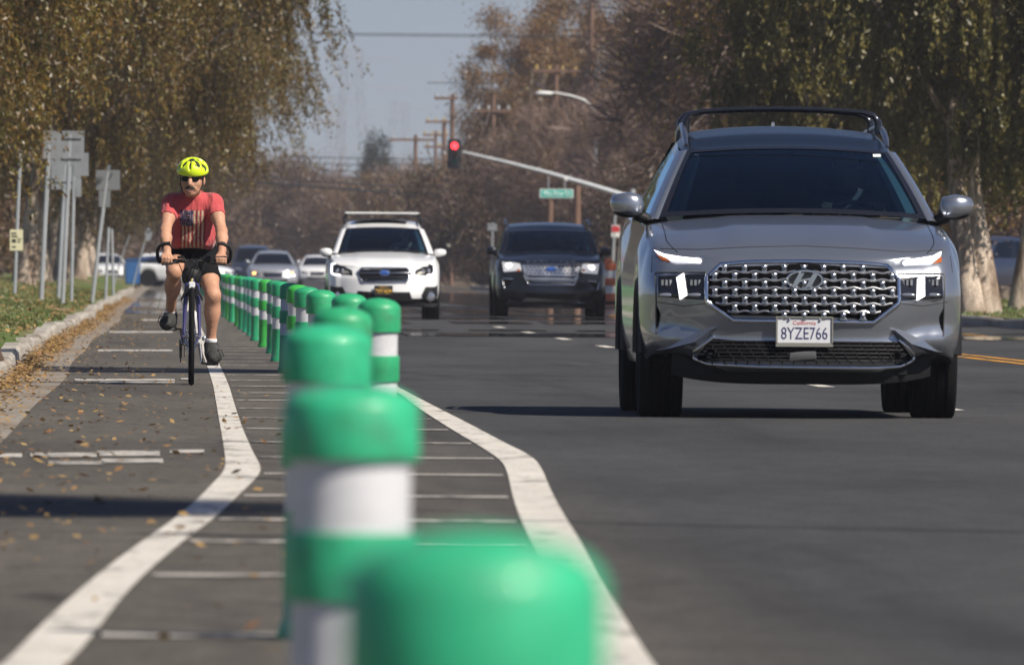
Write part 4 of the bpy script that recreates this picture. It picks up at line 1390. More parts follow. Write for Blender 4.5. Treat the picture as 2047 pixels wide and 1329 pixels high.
# ------------------------------------------------------------------ white wagon
MAT_WHITE = paint("white paint", (0.74, 0.74, 0.74), 0.0, 0.4)
MAT_BLUEEM = M("blue emblem", (0.03, 0.10, 0.40), 0.25, coat=.6)
MAT_YINK = M("yellow plate ink", (0.75, 0.42, 0.03), 0.5)
MAT_PLATEBK = M("black plate", (0.02, 0.02, 0.02), 0.45)
def wagon():
    S = 122.
    F = lambda cx, cy: ((600 + .2107 * cx - 767.5) / S, CAMH - (400 + .2107 * cy - yh(600 + .2107 * cx)) / S)
    FL = lambda pts: [F(*p) for p in pts]
    P = dict(L=4.82, W=.915, f0=.80, Lr=.6, bow=.22, tumble=.08, R=.345, axles=(.95, 3.695), corner=.03,
             shoulder=[(0, .87), (.25, .93), (.7, 1.0), (1.25, 1.05), (2.5, 1.05), (4.82, 1.10)],
             centre=[(0, .85), (.1, .90), (.4, .98), (1.25, 1.105), (2.5, 1.08), (4.82, 1.1)], cpow=2.4,
             sill=[(0, .24), (1, .28), (4.82, .34)], crease=(.55, .014),
             lean=[(0, .10), (.1, .02), (.25, 0), (.5, .01), (.7, .02), (1, .12)],
             yc=1.25, zc=1.105, gw0=.805, gw1=.65, yw=2.0, zw=1.515, ug=.93, roofz=[(2.0, 1.52), (2.4, 1.60), (3, 1.65), (4, 1.62), (4.5, 1.57)],
             roofw=[(2, .65), (2.6, .65), (4.5, .60)], beltw=[(1.2, .82), (2, .86), (3, .87), (4.82, .8)], yr1=4.45)
    c = Car(P, "station_wagon", "white station wagon with roof bar, coming up behind the green posts", "car", ((767.5 - VX) / S, FPX / S, 0))
    c.body(MAT_WHITE, MAT_BLACK); c.cabin(MAT_WHITE, MAT_WHITE, MAT_GLASS, MAT_GLASSD); c.wheels(.925, .235)
    rt = c.root
    hexa = [(535, 690), (578, 643), (1008, 645), (1046, 692), (1000, 782), (590, 780)]
    g = c.skin("grille", FL(hexa), MAT_HOLE, off=.008, nx=16)
    mm = MB(); c.strip("", FL(hexa + hexa[:1]), .014, None, .008, mb=mm, sub=4); mm.build("grille_surround", MAT_CHROME, g, smooth=True)
    mm = MB(); c.strip("", FL([(545, 690), (720, 692), (800, 694), (880, 692), (1035, 692)]), .022, None, .012, mb=mm)
    for cy in (730, 755): c.strip("", FL([(580, cy), (1015, cy)]), .006, None, .008, mb=mm)
    mm.build("grille_bar", MAT_DULLCH, g, smooth=True)
    x, z = F(797, 690); y = c.proj(x, z) - .03
    e = MB(); e.ball((x, y, z), (.082, .012, .042), 20, 8); em = e.build("emblem", MAT_BLUEEM, rt, smooth=True)
    e = MB(); e.tube([Vector((x + .084 * math.cos(a), y, z + .044 * math.sin(a))) for a in [2 * math.pi * i / 24 for i in range(25)]], .006, 6, caps=False)
    for (dx, dz) in ((-.04, .012), (.0, .018), (.03, .0), (-.01, -.012), (.045, -.012), (.015, .004)): e.ball((x + dx, y - .011, z + dz), .007, 6, 4)
    e.build("emblem_stars", MAT_CHROME, em)
    for sgn, hl_, dr in ((-1, [(290, 598), (325, 598), (420, 632), (490, 665), (497, 716), (330, 712), (290, 690)], [(330, 603), (300, 606), (296, 690), (320, 706), (378, 712)]),
                        (1, [(1268, 592), (1240, 603), (1150, 640), (1090, 668), (1084, 716), (1235, 720), (1278, 690)], [(1240, 606), (1268, 600), (1274, 686), (1255, 708), (1200, 716)])):
        h = c.skin("headlight", FL(hl_), MAT_GLOSSB, off=.006, nx=12)
        c.strip("light_bar", FL(dr), .014, MAT_LAMP, .010, parent=h)
        for i, cx in enumerate((350, 400) if sgn < 0 else (1215, 1160)):
            xx, zz = F(cx, 675); b = MB(); b.ball((xx, c.proj(xx, zz) - .012, zz), (.035 - .008 * i, .014, .04), 12, 8); b.build("reflector", MAT_LAMPDIM, h, smooth=True)
        a = MB(); c.skin("turn_signal", FL([(400, 660), (470, 680), (470, 705), (400, 705)] if sgn < 0 else [(1180, 665), (1110, 685), (1108, 708), (1180, 708)]), MAT_PLATEF, off=.008, nx=4, nz=3, parent=h)
    lo = [(545, 860), (1035, 866), (1060, 935), (1010, 955), (590, 950), (520, 925)]
    g2 = c.skin("lower_grille", FL(lo), MAT_HOLE, off=.006, nx=14)
    mm = MB()
    for cy in (890, 915): c.strip("", FL([(545, cy), (1045, cy + 2)]), .007, None, .008, mb=mm)
    mm.build("grille_bars", MAT_BLACK, g2)
    c.skin("bumper_cladding", FL([(290, 920), (420, 925), (520, 955), (1080, 960), (1160, 930), (1305, 925), (1310, 1000), (1240, 1020), (360, 1015), (285, 990)]), MAT_BLACK, off=.010, nx=20)
    for sgn, pod, fx in ((-1, [(285, 808), (395, 812), (440, 900), (420, 960), (285, 960)], 360), (1, [(1305, 810), (1195, 812), (1150, 905), (1175, 962), (1310, 962)], 1235)):
        f = c.skin("lamp_pod", FL(pod), MAT_BLACK, off=.012, nx=8)
        xx, zz = F(fx, 915); b = MB(); b.lathe([(.072, .004), (.075, -.012), (.055, -.02), (.01, -.014)], (xx, c.proj(xx, zz) - .012, zz), 'y', 20); b.build("fog_lamp", MAT_LAMPDIM, f, smooth=True)
    x, z = F(787, 858); y = c.proj(x, z) - .03
    p = MB(); p.box((x, y, z), (.305, .006, .165)); pl = p.build("number_plate", MAT_PLATEBK, rt, bevel=.003)
    text_mesh("plate_letters", "TXX NUM", .075, MAT_YINK, pl, (x, y - .004, z - .018), width=.275, bold=.01)
    text_mesh("plate_state_name", "California", .024, MAT_YINK, pl, (x, y - .004, z + .058), width=.15)
    mb = MB(); mb.box((0, 2.75, 1.655), (.9, 1.0, .012)); mb.build("sunroof", MAT_GLOSSB, rt, bevel=.004)
    for sgn in (-1, 1):
        mb = MB(); mb.tube([(sgn * .63, 2.25, 1.58), (sgn * .635, 2.4, 1.65), (sgn * .63, 3.4, 1.68), (sgn * .61, 4.2, 1.62)], .02, 8); mb.build("roof_rail", MAT_BLACK, rt, smooth=True)
        mb = MB(); mb.box((sgn * .60, 2.7, 1.70), (.05, .08, .08)); mb.build("bar_foot", MAT_BLACK, rt, bevel=.01)
    mb = MB(); mb.box((0, 2.7, 1.748), (1.235, .07, .036)); mb.build("roof_bar", M("bare aluminium", (.80, .80, .78), .4, metal=.2), rt, bevel=.012, smooth=True)
    c.mirrors(MAT_WHITE, .83, 1.055, 1.02, 1.17, 1.55)
    return c
WAGON = wagon()

# ------------------------------------------------------------------ dark SUV with lit headlamps
MAT_DARK = paint("dark blue grey paint", (0.006, 0.008, 0.013), 0.0, 0.3, coat=.5)
MAT_HEAD = M("lit headlamp", (1, 1, 1), .3, emit=3.0, ecol=(1, .98, .95))
MAT_GLOWLENS = M("glowing lamp lens", (.6, .6, .62), .2, metal=.3, emit=.2, ecol=(1, .98, .96))
MAT_GRILLE2 = M("bright grille metal", (.62, .62, .64), .32, metal=.8)
def dark_suv():
    S = 114.
    F = lambda cx, cy: ((950 + .1957 * cx - 1101) / S, CAMH - (410 + .1957 * cy - yh(950 + .1957 * cx)) / S)
    FL = lambda pts: [F(*p) for p in pts]
    P = dict(L=5.0, W=.965, f0=.86, Lr=.5, bow=.16, tumble=.08, R=.385, axles=(.98, 3.84), corner=.06,
             shoulder=[(0, .985), (.25, 1.02), (.7, 1.06), (1.25, 1.10), (2.5, 1.12), (5.0, 1.15)],
             centre=[(0, .965), (.1, 1.0), (.4, 1.06), (1.25, 1.135), (2.5, 1.13), (5.0, 1.15)], cpow=3.5,
             sill=[(0, .25), (1, .32), (5.0, .36)], crease=(.5, .02),
             lean=[(0, .10), (.1, .02), (.25, 0), (.5, .03), (.7, .03), (1, .09)],
             yc=1.25, zc=1.13, gw0=.85, gw1=.745, yw=1.95, zw=1.53, ug=.94, roofz=[(1.9, 1.53), (2.3, 1.62), (3, 1.675), (4.2, 1.66), (4.7, 1.62)],
             roofw=[(2, .745), (2.6, .745), (4.7, .70)], beltw=[(1.2, .87), (2, .91), (3, .92), (5, .86)], yr1=4.65)
    c = Car(P, "family_suv", "dark blue SUV with glaring headlamps in the second lane", "car", ((1101 - VX) / S, FPX / S, 0))
    c.body(MAT_DARK, MAT_BLACK); c.cabin(MAT_DARK, MAT_DARK, MAT_GLASS, MAT_GLASSD); c.wheels(.98, .255)
    rt = c.root
    g = c.skin("grille", FL([(472, 604), (1078, 609), (1045, 728), (1010, 815), (540, 806), (500, 715)]), MAT_GRILLE2, off=.008, nx=20)
    mm = MB(); ms = MB()
    for cy in (635, 665, 695):
        for k in range(13):
            cx = 520 + k * 42 + (18 if cy == 665 else 0)
            if 745 < cx < 850 and cy < 690 or cx > 1040: continue
            x, z = F(cx, cy); mm.box((x, c.proj(x, z) - .010, z), (.040, .006, .016))
    for cy in (735, 785): c.skin("", FL([(530, cy - 14), (1030, cy - 10), (1010, cy + 16), (550, cy + 12)]), None, off=.011, nx=10, nz=3, mb=mm)
    mm.build("grille_slots", MAT_HOLE, g)
    mm = MB()
    for ln in ([(478, 606), (775, 607), (1074, 611)], [(505, 718), (775, 724), (1040, 728)], [(545, 812), (775, 815), (1008, 818)], [(520, 760), (775, 764), (1030, 768)], [(490, 718), (540, 808)], [(1052, 728), (1010, 816)]):
        c.strip("", FL(ln), .012, None, .012, mb=mm)
    mm.build("grille_bars", MAT_CHROME, g, smooth=True)
    x, z = F(775, 655); y = c.proj(x, z) - .025
    e = MB(); e.ball((x, y, z), (.098, .012, .042), 20, 8); em = e.build("emblem", MAT_BLUEEM, rt, smooth=True)
    e = MB(); e.tube([Vector((x + .1 * math.cos(a), y, z + .043 * math.sin(a))) for a in [2 * math.pi * i / 24 for i in range(25)]], .005, 6, caps=False); e.build("emblem_rim", MAT_CHROME, em)
    x, z = F(775, 578)
    text_mesh("bonnet_letters", "EXPLORER", .035, MAT_SATIN, rt, (x, c.proj(x, z) - .006, z), width=.85, space=1.6)
    for sgn, hl_, (hx, hy_) in ((-1, [(272, 574), (452, 592), (468, 640), (466, 682), (290, 682)], (345, 618)), (1, [(1268, 594), (1095, 602), (1078, 650), (1080, 692), (1250, 706)], (1185, 640))):
        h = c.skin("headlight", FL(hl_), MAT_GLOWLENS, off=.008, nx=10)
        x, z = F(hx, hy_); b = MB(); b.ball((x, c.proj(x, z) - .012, z), (.058, .02, .042), 16, 8); b.build("bulb", MAT_HEAD, h, smooth=True)
        b = MB(); x, z = F(440 if sgn < 0 else 1105, 665); b.box((x, c.proj(x, z) - .012, z), (.06, .012, .035)); b.build("turn_signal", MAT_AMBER, h)
        f = c.skin("lamp_recess", FL([(270, 745), (385, 748), (360, 800), (300, 850), (275, 835)] if sgn < 0 else [(1275, 770), (1160, 765), (1180, 815), (1245, 870), (1262, 850)]), MAT_HOLE, off=.005, nx=6, nz=6)
        mm = MB(); c.strip("", FL([(280, 752), (385, 756)] if sgn < 0 else [(1240, 785), (1150, 775)]), .014, None, .010, mb=mm)
        c.strip("", FL([(272, 765), (300, 850)] if sgn < 0 else [(1268, 790), (1248, 866)]), .010, None, .010, mb=mm); mm.build("fog_lamp_trim", MAT_CHROME, f, smooth=True)
    lg = c.skin("lower_grille", FL([(510, 893), (1025, 898), (1015, 962), (530, 957)]), MAT_HOLE, off=.006, nx=14)
    c.skin("bumper_panel", FL([(300, 985), (450, 975), (510, 955), (1060, 965), (1090, 1005), (1240, 1010), (1230, 1060), (330, 1050)]), MAT_BLACK, off=.008, nx=16)
    sk = [(452, 985), (515, 952), (545, 962), (1015, 966), (1058, 960), (1085, 1004), (1040, 1000), (500, 992)]
    c.skin("skid_plate", FL(sk), MAT_SATIN, off=.016, nx=20, nz=6)
    for sgn in (-1, 1):
        mb = MB(); mb.tube([(sgn * .735, 2.1, 1.60), (sgn * .735, 2.3, 1.69), (sgn * .73, 3.4, 1.715), (sgn * .70, 4.5, 1.66)], .022, 8); mb.build("roof_rail", MAT_SATIN, rt, smooth=True)
    c.mirrors(MAT_DARK, .90, 1.125, 1.09, 1.24, 1.5)
    return c
DSUV = dark_suv()

# ------------------------------------------------------------------ drivers
SH = [M("driver shirt %d" % i, c, .8, noise=[((30, 30, 30), .1)]) for i, c in enumerate([(.05, .06, .08), (.30, .30, .27), (.45, .40, .30)])]
HA = M("dark hair", (.02, .016, .012), .7)
for car, sh, lab in ((SUV, 0, "driver in a dark shirt behind the wheel of the silver SUV"), (WAGON, 1, "driver in a grey shirt behind the wheel of the white wagon"), (DSUV, 2, "driver in a tan shirt behind the wheel of the dark SUV")):
    P = car.P
    driver(0, 0, 0, car.root.location + Vector((.37, P['yc'] + 1.27, P['zc'] + .10)), MAT_SKIN0, SH[sh], HA, lab)

# ------------------------------------------------------------------ cars further away
def plain_car(name, label, pm, S, cpx, kind='sedan', rz=0.0, parts=True, lamp=MAT_LAMPDIM, group="cars far down the road", loc=None, amber=False):
    tall = kind != 'sedan'
    h = 1.78 if kind == 'suv' else (1.95 if kind == 'van' else 1.47)
    L = 4.7
    P = dict(L=L, W=.92, f0=.82, Lr=.6, bow=.2, tumble=.08, R=.34, axles=(.92, 3.6), corner=.03,
             shoulder=[(0, .74 if not tall else .92), (.3, .80 if not tall else 1.0), (1.2, .93 if not tall else 1.08), (L, 1.0 if not tall else 1.12)],
             centre=[(0, .73 if not tall else .90), (.3, .84 if not tall else 1.02), (1.2, .98 if not tall else 1.12), (L, 1.02 if not tall else 1.12)], cpow=2.6,
             sill=[(0, .2), (1, .24), (L, .3)], lean=[(0, .1), (.12, .02), (.3, 0), (.6, .02), (1, .14)],
             yc=1.2, zc=.98 if not tall else 1.12, gw0=.79, gw1=.58 if not tall else .66, yw=2.0 if not tall else 1.9, zw=h - .11, ug=.93,
             roofz=[(1.9, h - .1), (2.3, h - .03), (2.9, h), (3.9, h - .07), (4.4, h - .14)], roofw=[(2, .60 if not tall else .66), (4.4, .56 if not tall else .64)],
             beltw=[(1.2, .81), (2, .85), (3, .86), (L, .8)], yr1=3.9 if not tall else 4.4)
    c = Car(P, name, label, "car", loc or ((cpx - VX) / S, FPX / S, 0), rz, group)
    c.body(pm, MAT_BLACK); c.cabin(pm, pm, MAT_GLASS, MAT_GLASSD, inner=False); c.wheels(.93, .23)
    z1 = P['shoulder'][0][1]
    g = c.skin("grille", [(-.38, z1 - .08), (.38, z1 - .08), (.32, z1 - .26), (-.32, z1 - .26)], MAT_GLOSSB, off=.006, nx=10)
    mm = MB(); c.strip("", [(-.36, z1 - .14), (.36, z1 - .14)], .012, None, .01, mb=mm); c.strip("", [(-.34, z1 - .20), (.34, z1 - .20)], .010, None, .01, mb=mm); mm.build("grille_bars", MAT_CHROME, g)
    for s in (-1, 1):
        hd = c.skin("headlight", [(s * .46, z1 - .10), (s * .80, z1 - .04), (s * .82, z1 - .17), (s * .48, z1 - .22)], lamp, off=.006, nx=6, nz=5)
        if amber:
            mm = MB(); x, z = s * .68, z1 - .12; mm.ball((x, c.proj(x, z) - .012, z), (.06, .02, .05), 10, 6); mm.build("bulb", amber, hd, smooth=True)
    c.skin("lower_grille", [(-.55, .42), (.55, .42), (.5, .30), (-.5, .30)], MAT_BLACK, off=.006, nx=10, nz=5)
    c.mirrors(pm, .83, 1.02, P['zc'] + .0, P['zc'] + .14, 1.5, lower=False)
    return c
P_SILVER2 = paint("pale silver paint", (.42, .43, .46), .5, .3)
P_NAVY = paint("navy paint", (.020, .028, .055), .3, .3)
P_WHITE2 = paint("plain white paint", (.72, .72, .72), 0, .4)
P_RED = paint("dark red paint", (.15, .02, .02), .2, .3)
AMB = M("lit amber lamp", (1, .5, .12), .3, emit=5, ecol=(1, .45, .10))
plain_car("sedan", "silver sedan with amber lamps just left of the white wagon", P_SILVER2, 55., 545, amber=AMB)
plain_car("crossover", "dark blue SUV half hidden behind the silver sedan", P_NAVY, 47., 505, 'suv')
plain_car("white_hatchback", "white car standing broadside behind the cyclist, bonnet to the right", P_WHITE2, 47., 440, rz=R_(76), loc=(2.75, 528, 0))
plain_car("hatchback", "white car just beyond the white wagon's mirror", P_WHITE2, 42., 634)
plain_car("parked_car", "white car parked left of the blue bin under the trees", P_WHITE2, 45., 250, "sedan", rz=R_(8), loc=(-2.75, 600, 0.02), group="parked cars at the far left")
plain_car("black_suv", "dark SUV parked between the right-hand tree trunks", P_NAVY, 70., 1975, 'suv', rz=R_(-35), loc=(23.5, 380, .2), group="parked cars behind the right trees")
plain_car("white_pickup", "white vehicle parked behind the dark SUV at the right-hand trunks", P_WHITE2, 70., 2010, 'suv', rz=R_(-40), loc=(22.6, 396, .2), group="parked cars behind the right trees")
# ================================================================== CYCLIST AND BICYCLE
BY = FPX / 284.0                       # distance of the front tyre's contact
BX = (383 - VX) / 284.0
MAT_SKIN = M("tanned skin", (0.46, 0.245, 0.155), 0.55, spec=0.35, noise=[((9, 9, 9), .16), ((30, 30, 12), .08), ((80, 80, 80), .08), ((7, 7, 7), .5, (0.40, 0.17, 0.11), (.55, .75))], bump=(45, .25))  # tanned tone with random reddish blotches
MAT_SHORT = M("black cycling shorts", (0.006, 0.006, 0.007), 0.85, spec=.15)
MAT_SOCK = M("white sock", (0.70, 0.69, 0.70), 0.9)
MAT_SHOE = M("black mesh shoe", (0.022, 0.022, 0.020), 0.8, noise=[((55, 55, 55), .5), ((30, 30, 30), .5, (0.10, 0.10, 0.095), (.55, .62))])
MAT_SOLE = M("grey shoe sole", (.085, .085, .08), .8)
MAT_HELM = M("neon yellow helmet", (0.62, 0.78, 0.015), 0.30, coat=.5)
MAT_VENT = M("helmet vents", (0.012, 0.014, 0.010), 0.8)
MAT_SUNG = M("sunglass lens", (0.003, 0.003, 0.003), 0.25, spec=.25)
MAT_HAIRG = M("grey brown hair", (0.13, 0.095, 0.07), 0.8, noise=[((120, 120, 60), .35)])
MAT_PURPLE = M("purple frame paint", (0.028, 0.022, 0.10), 0.3, coat=.6)
MAT_WHITEP = M("white reflector", (0.72, 0.72, 0.72), 0.4)
MAT_LIP = M("lips", (0.42, 0.17, 0.14), 0.5)
MAT_TEETH = M("teeth", (0.62, 0.57, 0.50), 0.4)

def shirt_mat():
    m = M("coral red shirt with faded flag", (0.46, 0.060, 0.070), 0.85, spec=.2, sheen=.2)
    nt = m.node_tree; b = nt.nodes["Principled BSDF"]; L = nt.links.new
    tc = nt.nodes.new("ShaderNodeTexCoord"); sp = nt.nodes.new("ShaderNodeSeparateXYZ"); L(tc.outputs["Object"], sp.inputs[0])
    wn = nt.nodes.new("ShaderNodeTexNoise"); wn.inputs["Scale"].default_value = 9; L(tc.outputs["Object"], wn.inputs[0])
    def ma(op, a, c=0.0):
        n = nt.nodes.new("ShaderNodeMath"); n.operation = op
        for i, v in enumerate((a, c)):
            if isinstance(v, (int, float)): n.inputs[i].default_value = v
            else: L(v, n.inputs[i])
        return n.outputs[0]
    X = ma('ADD', sp.outputs[0], ma('MULTIPLY', ma('SUBTRACT', wn.outputs["Fac"], .5), .016))
    Z = ma('ADD', sp.outputs[2], ma('MULTIPLY', ma('SUBTRACT', wn.outputs["Fac"], .5), .016))
    def band(v, lo, hi): return ma('MULTIPLY', ma('GREATER_THAN', v, lo), ma('LESS_THAN', v, hi))
    x0, x1, zt, zb = -.088, .094, 1.232, .955
    front = ma('LESS_THAN', sp.outputs[1], .80)
    flag = ma('MULTIPLY', ma('MULTIPLY', band(X, x0, x1), band(Z, zb, zt)), front)
    canton = ma('MULTIPLY', band(X, x0, .008), band(Z, 1.122, zt))
    stripe = ma('LESS_THAN', ma('FRACT', ma('MULTIPLY', ma('SUBTRACT', X, x0), 1 / .028)), .5)
    # stars as a dotted grid
    v = nt.nodes.new("ShaderNodeTexVoronoi"); v.inputs["Scale"].default_value = 62; v.inputs["Randomness"].default_value = .25
    L(tc.outputs["Object"], v.inputs["Vector"])
    star = ma('MULTIPLY', ma('LESS_THAN', v.outputs["Distance"], .33), 1.0)
    wear = nt.nodes.new("ShaderNodeTexNoise"); wear.inputs["Scale"].default_value = 55; wear.inputs["Detail"].default_value = 3; L(tc.outputs["Object"], wear.inputs[0])
    def mix(f, A, B):
        n = nt.nodes.new("ShaderNodeMix"); n.data_type = 'RGBA'
        for k, val in (("Factor", f), ("A", A), ("B", B)):
            if isinstance(val, tuple): n.inputs[k].default_value = (*val, 1)
            elif isinstance(val, (int, float)): n.inputs[k].default_value = val
            else: L(val, n.inputs[k])
        return n.outputs["Result"]
    st = mix(stripe, (0.43, 0.32, 0.215), (0.24, 0.030, 0.040))
    ct = mix(star, (0.045, 0.040, 0.085), (0.26, 0.22, 0.22))
    fl = mix(canton, st, ct)
    worn = ma('MULTIPLY', flag, ma('SUBTRACT', 1.0, ma('MULTIPLY', ma('GREATER_THAN', wear.outputs["Fac"], .60), .55)))
    mot = nt.nodes.new("ShaderNodeTexNoise"); mot.inputs["Scale"].default_value = 160; L(tc.outputs["Object"], mot.inputs[0])
    base = mix(mot.outputs["Fac"], (0.37, 0.050, 0.055), (0.50, 0.082, 0.085))
    L(mix(worn, base, fl), b.inputs["Base Color"])
    bp = nt.nodes.new("ShaderNodeBump"); bp.inputs["Strength"].default_value = .9; bp.inputs["Distance"].default_value = .05
    fo = nt.nodes.new("ShaderNodeTexNoise"); fo.inputs["Scale"].default_value = 1; fo.inputs["Detail"].default_value = 2
    mp = nt.nodes.new("ShaderNodeMapping"); mp.inputs["Scale"].default_value = (16, 7, 6); L(tc.outputs["Object"], mp.inputs[0]); L(mp.outputs[0], fo.inputs[0])
    L(fo.outputs["Fac"], bp.inputs["Height"]); L(bp.outputs[0], b.inputs["Normal"])
    return m

def cyclist():
    e = empty("person", (BX, BY, 0), 0, "cyclist in neon yellow helmet and red flag t-shirt riding towards the camera", "person")
    V = lambda *a: np.array(a, float)
    hips = {-1: V(-.085, .90, .90), 1: V(.085, .90, .90)}
    knee = {-1: V(-.126, .55, .80), 1: V(.150, .60, .635)}
    ank = {-1: V(-.150, .86, .515), 1: V(.140, .69, .315)}
    toe = {-1: V(-.165, .70, .430), 1: V(.155, .53, .195)}
    sho = {-1: V(-.150, .63, 1.282), 1: V(.152, .63, 1.292)}
    elb = {-1: V(-.190, .45, 1.085), 1: V(.208, .45, 1.085)}
    wri = {-1: V(-.178, .265, .945), 1: V(.212, .265, .950)}
    hc = V(-.002, .545, 1.452)        # head centre
    f = Field((-.36, .08, .10), (.36, 1.12, 1.64), .0075)
    # trunk
    f.chain([V(0, .90, .93), V(0, .79, 1.08), V(0, .67, 1.22)], [.125, .125, .125], .06, sq=(.86, 1.15, 1.0))
    f.cap(V(-.11, .645, 1.276), V(.11, .645, 1.276), .060, None, .06)
    f.cap(V(0, .63, 1.30), V(0, .575, 1.40), .060, .056, .035)
    for s in (-1, 1):
        f.ell(hips[s] + (0, .03, 0), (.11, .11, .11), .05)
        f.chain([hips[s], hips[s] * .45 + knee[s] * .55, knee[s]], [.083, .069, .052], .03)
        cal = knee[s] * .68 + ank[s] * .32 + (0, .028, 0)
        f.cap(knee[s], ank[s], .050, .033, .03)
        f.ell(cal, (.052, .058, .085), .05)
        f.ell(knee[s] + (0, -.016, -.005), (.040, .036, .048), .03)
        f.cap(ank[s], ank[s] + (0, .02, -.05), .034, .034, .02)
        f.cap(ank[s] + (0, -.01, -.06), toe[s], .032, .026, .03)
        f.ell(sho[s] - (0, 0, .014), (.054, .056, .054), .04)
        mid = sho[s] * .5 + elb[s] * .5
        f.chain([sho[s] - (0, 0, .014), mid, elb[s]], [.050, .046, .038], .03)
        f.chain([elb[s], elb[s] * .65 + wri[s] * .35, wri[s]], [.038, .041, .0265], .025)
    # head turned a little to the rider's right
    ya = R_(-9); ca, sa = math.cos(ya), math.sin(ya)
    def H(x, y, z): return hc + V(x * ca - y * sa, x * sa + y * ca, z)
    f.ell(H(0, .012, .045), (.080, .100, .095), .02)
    f.ell(H(0, -.015, -.020), (.070, .085, .090), .03)
    f.ell(H(0, -.030, -.078), (.052, .062, .046), .03)
    f.ell(H(0, -.070, -.100), (.024, .022, .020), .02)
    for s in (-1, 1):
        f.ell(H(s * .043, -.062, -.030), (.024, .024, .022), .02)
        f.ell(H(s * .080, .010, -.012), (.013, .020, .036), .01)
        f.cap(H(s * .020, -.088, .030), H(s * .052, -.074, .026), .010, .009, .012)
        f.ell(H(s * .012, -.100, -.040), (.012, .012, .010), .008)
        f.cap(H(s * .03, -.082, -.058), H(s * .046, -.070, -.082), .006, .005, .010)
    f.chain([H(0, -.090, .020), H(0, -.108, -.015), H(0, -.116, -.034)], [.010, .013, .014], .010)
    f.cap(H(-.03, -.083, -.066), H(.03, -.083, -.066), .012, None, .012)
    f.cap(H(-.026, -.086, -.084), H(.026, -.086, -.084), .0065, None, .004, cut=True)
    # hands closed round the bar: palm, four fingers and a thumb
    for s, hx in ((-1, -.178), (1, .205)):
        by, bz = .205, .872
        w = wri[s]
        f.cap(w, V(hx, .228, .915), .027, .026, .02)
        for i in range(4):
            x = hx + (i - 1.5) * .0205 * 1.0
            ln = (0, .004, .003, -.003)[i if s > 0 else 3 - i]
            f.cap(V(hx + (i - 1.5) * .012, .235, .920), V(x, by - .004, bz + .034), .015, .0125, .010)
            f.chain([V(x, by - .004, bz + .034), V(x, by - .036 - ln, bz + .022), V(x, by - .034 - ln, bz - .006), V(x, by - .008, bz - .022)], [.0115, .0108, .0100, .0090], .003)
        tx = hx - s * .040
        f.chain([V(hx - s * .022, .236, .912), V(tx, by + .020, bz + .018), V(tx - s * .010, by - .014, bz - .010)], [.014, .0115, .0095], .008)
    f.mesh("body", MAT_SKIN, e, relax=1)
    # t-shirt
    f = Field((-.34, .38, .90), (.34, 1.10, 1.44), .0085)
    f.chain([V(0, .92, .98), V(0, .80, 1.07), V(0, .66, 1.215)], [.140, .138, .132], .06, sq=(.86, 1.15, 1.0))
    f.ell(V(0, .74, 1.04), (.152, .12, .10), .05)
    f.cap(V(-.118, .648, 1.280), V(.118, .648, 1.280), .073, None, .06)
    f.cap(V(0, .64, 1.30), V(0, .60, 1.36), .072, .066, .04)
    for s in (-1, 1):
        f.ell(sho[s] - (0, 0, .012), (.066, .066, .066), .05)
        d = elb[s] - sho[s]; d = d / np.linalg.norm(d)
        f.cap(sho[s] - (0, 0, .008), sho[s] + d * .20, .059, .063, .03)
    for s in (-1, 1):
        d = elb[s] - sho[s]; d = d / np.linalg.norm(d)
        # cuff: cut the sleeve square to the arm
        c0 = sho[s] + d * .128
        f.cap(c0 + d * .075, c0 + d * .20, .085, .085, 0, cut=True)
    f.cap(V(0, .585, 1.385), V(0, .52, 1.50), .066, .11, .01, cut=True)        # neckline
    f.plane(V(0, .72, .965), V(0, -.22, -1.0), .012)       # hem
    shirt = f.mesh("shirt", shirt_mat(), e, relax=3)
    nb = MB(); pts = []
    # shorts
    f = Field((-.26, .44, .60), (.26, 1.12, 1.06), .0085)
    f.chain([V(0, .91, .93), V(0, .82, 1.03)], [.136, .130], .05, sq=(.86, 1.1, 1.0))
    for s in (-1, 1):
        f.ell(hips[s] + (0, .03, 0), (.114, .120, .118), .05)
        f.chain([hips[s], hips[s] * .45 + knee[s] * .55, knee[s]], [.092, .079, .061], .03)
    for s, t in ((-1, .48), (1, .60)):
        d = knee[s] - hips[s]; p = hips[s] + d * t; d = d / np.linalg.norm(d)
        f.cap(p + d * .10, p + d * .40, .12, .12, 0, cut=True)
    f.mesh("shorts", MAT_SHORT, e, relax=3)
    # socks, shoes
    for s in (-1, 1):
        a = ank[s]
        f = Field(a - .12, a + .12, .007)
        f.cap(a + (0, -.004, .006), a + (0, .016, -.05), .042, .044, .01)
        f.plane(a + (0, 0, .012), V(0, -.1, 1)); f.mesh("sock", MAT_SOCK, e)
        t = toe[s]; heel = a + (0, .055, -.085)
        lo = np.minimum(t, heel) - .09; hi = np.maximum(t, heel) + (.09, .09, .13)
        f = Field(lo, hi, .007)
        f.chain([heel, heel * .5 + t * .5 + (0, 0, .004), t], [.046, .046, .045], .03, sq=(1, 1, 1.0))
        f.cap(a + (0, .012, -.035), heel * .6 + t * .4 + (0, 0, .03), .052, .046, .03)
        f.ell(t + (s * .008, .02, .004), (.056, .060, .046), .03)
        sd = t - heel; nrm = np.cross(V(1, 0, 0), sd); nrm = nrm / np.linalg.norm(nrm)
        nrm = nrm if nrm[2] < 0 else -nrm
        f.plane((heel + t) / 2 + nrm * .040, nrm, .006)
        sh = f.mesh("shoe", MAT_SHOE, e)
        so = MB(); dn = Vector(nrm); hv = Vector(heel); tv = Vector(t); md = hv.lerp(tv, .5)
        so.tube([hv + dn * .036 + Vector((0, .03, 0)), md + dn * .038, tv + dn * .036 + Vector((0, -.02, .004))], [.040, .036, .046], 14)
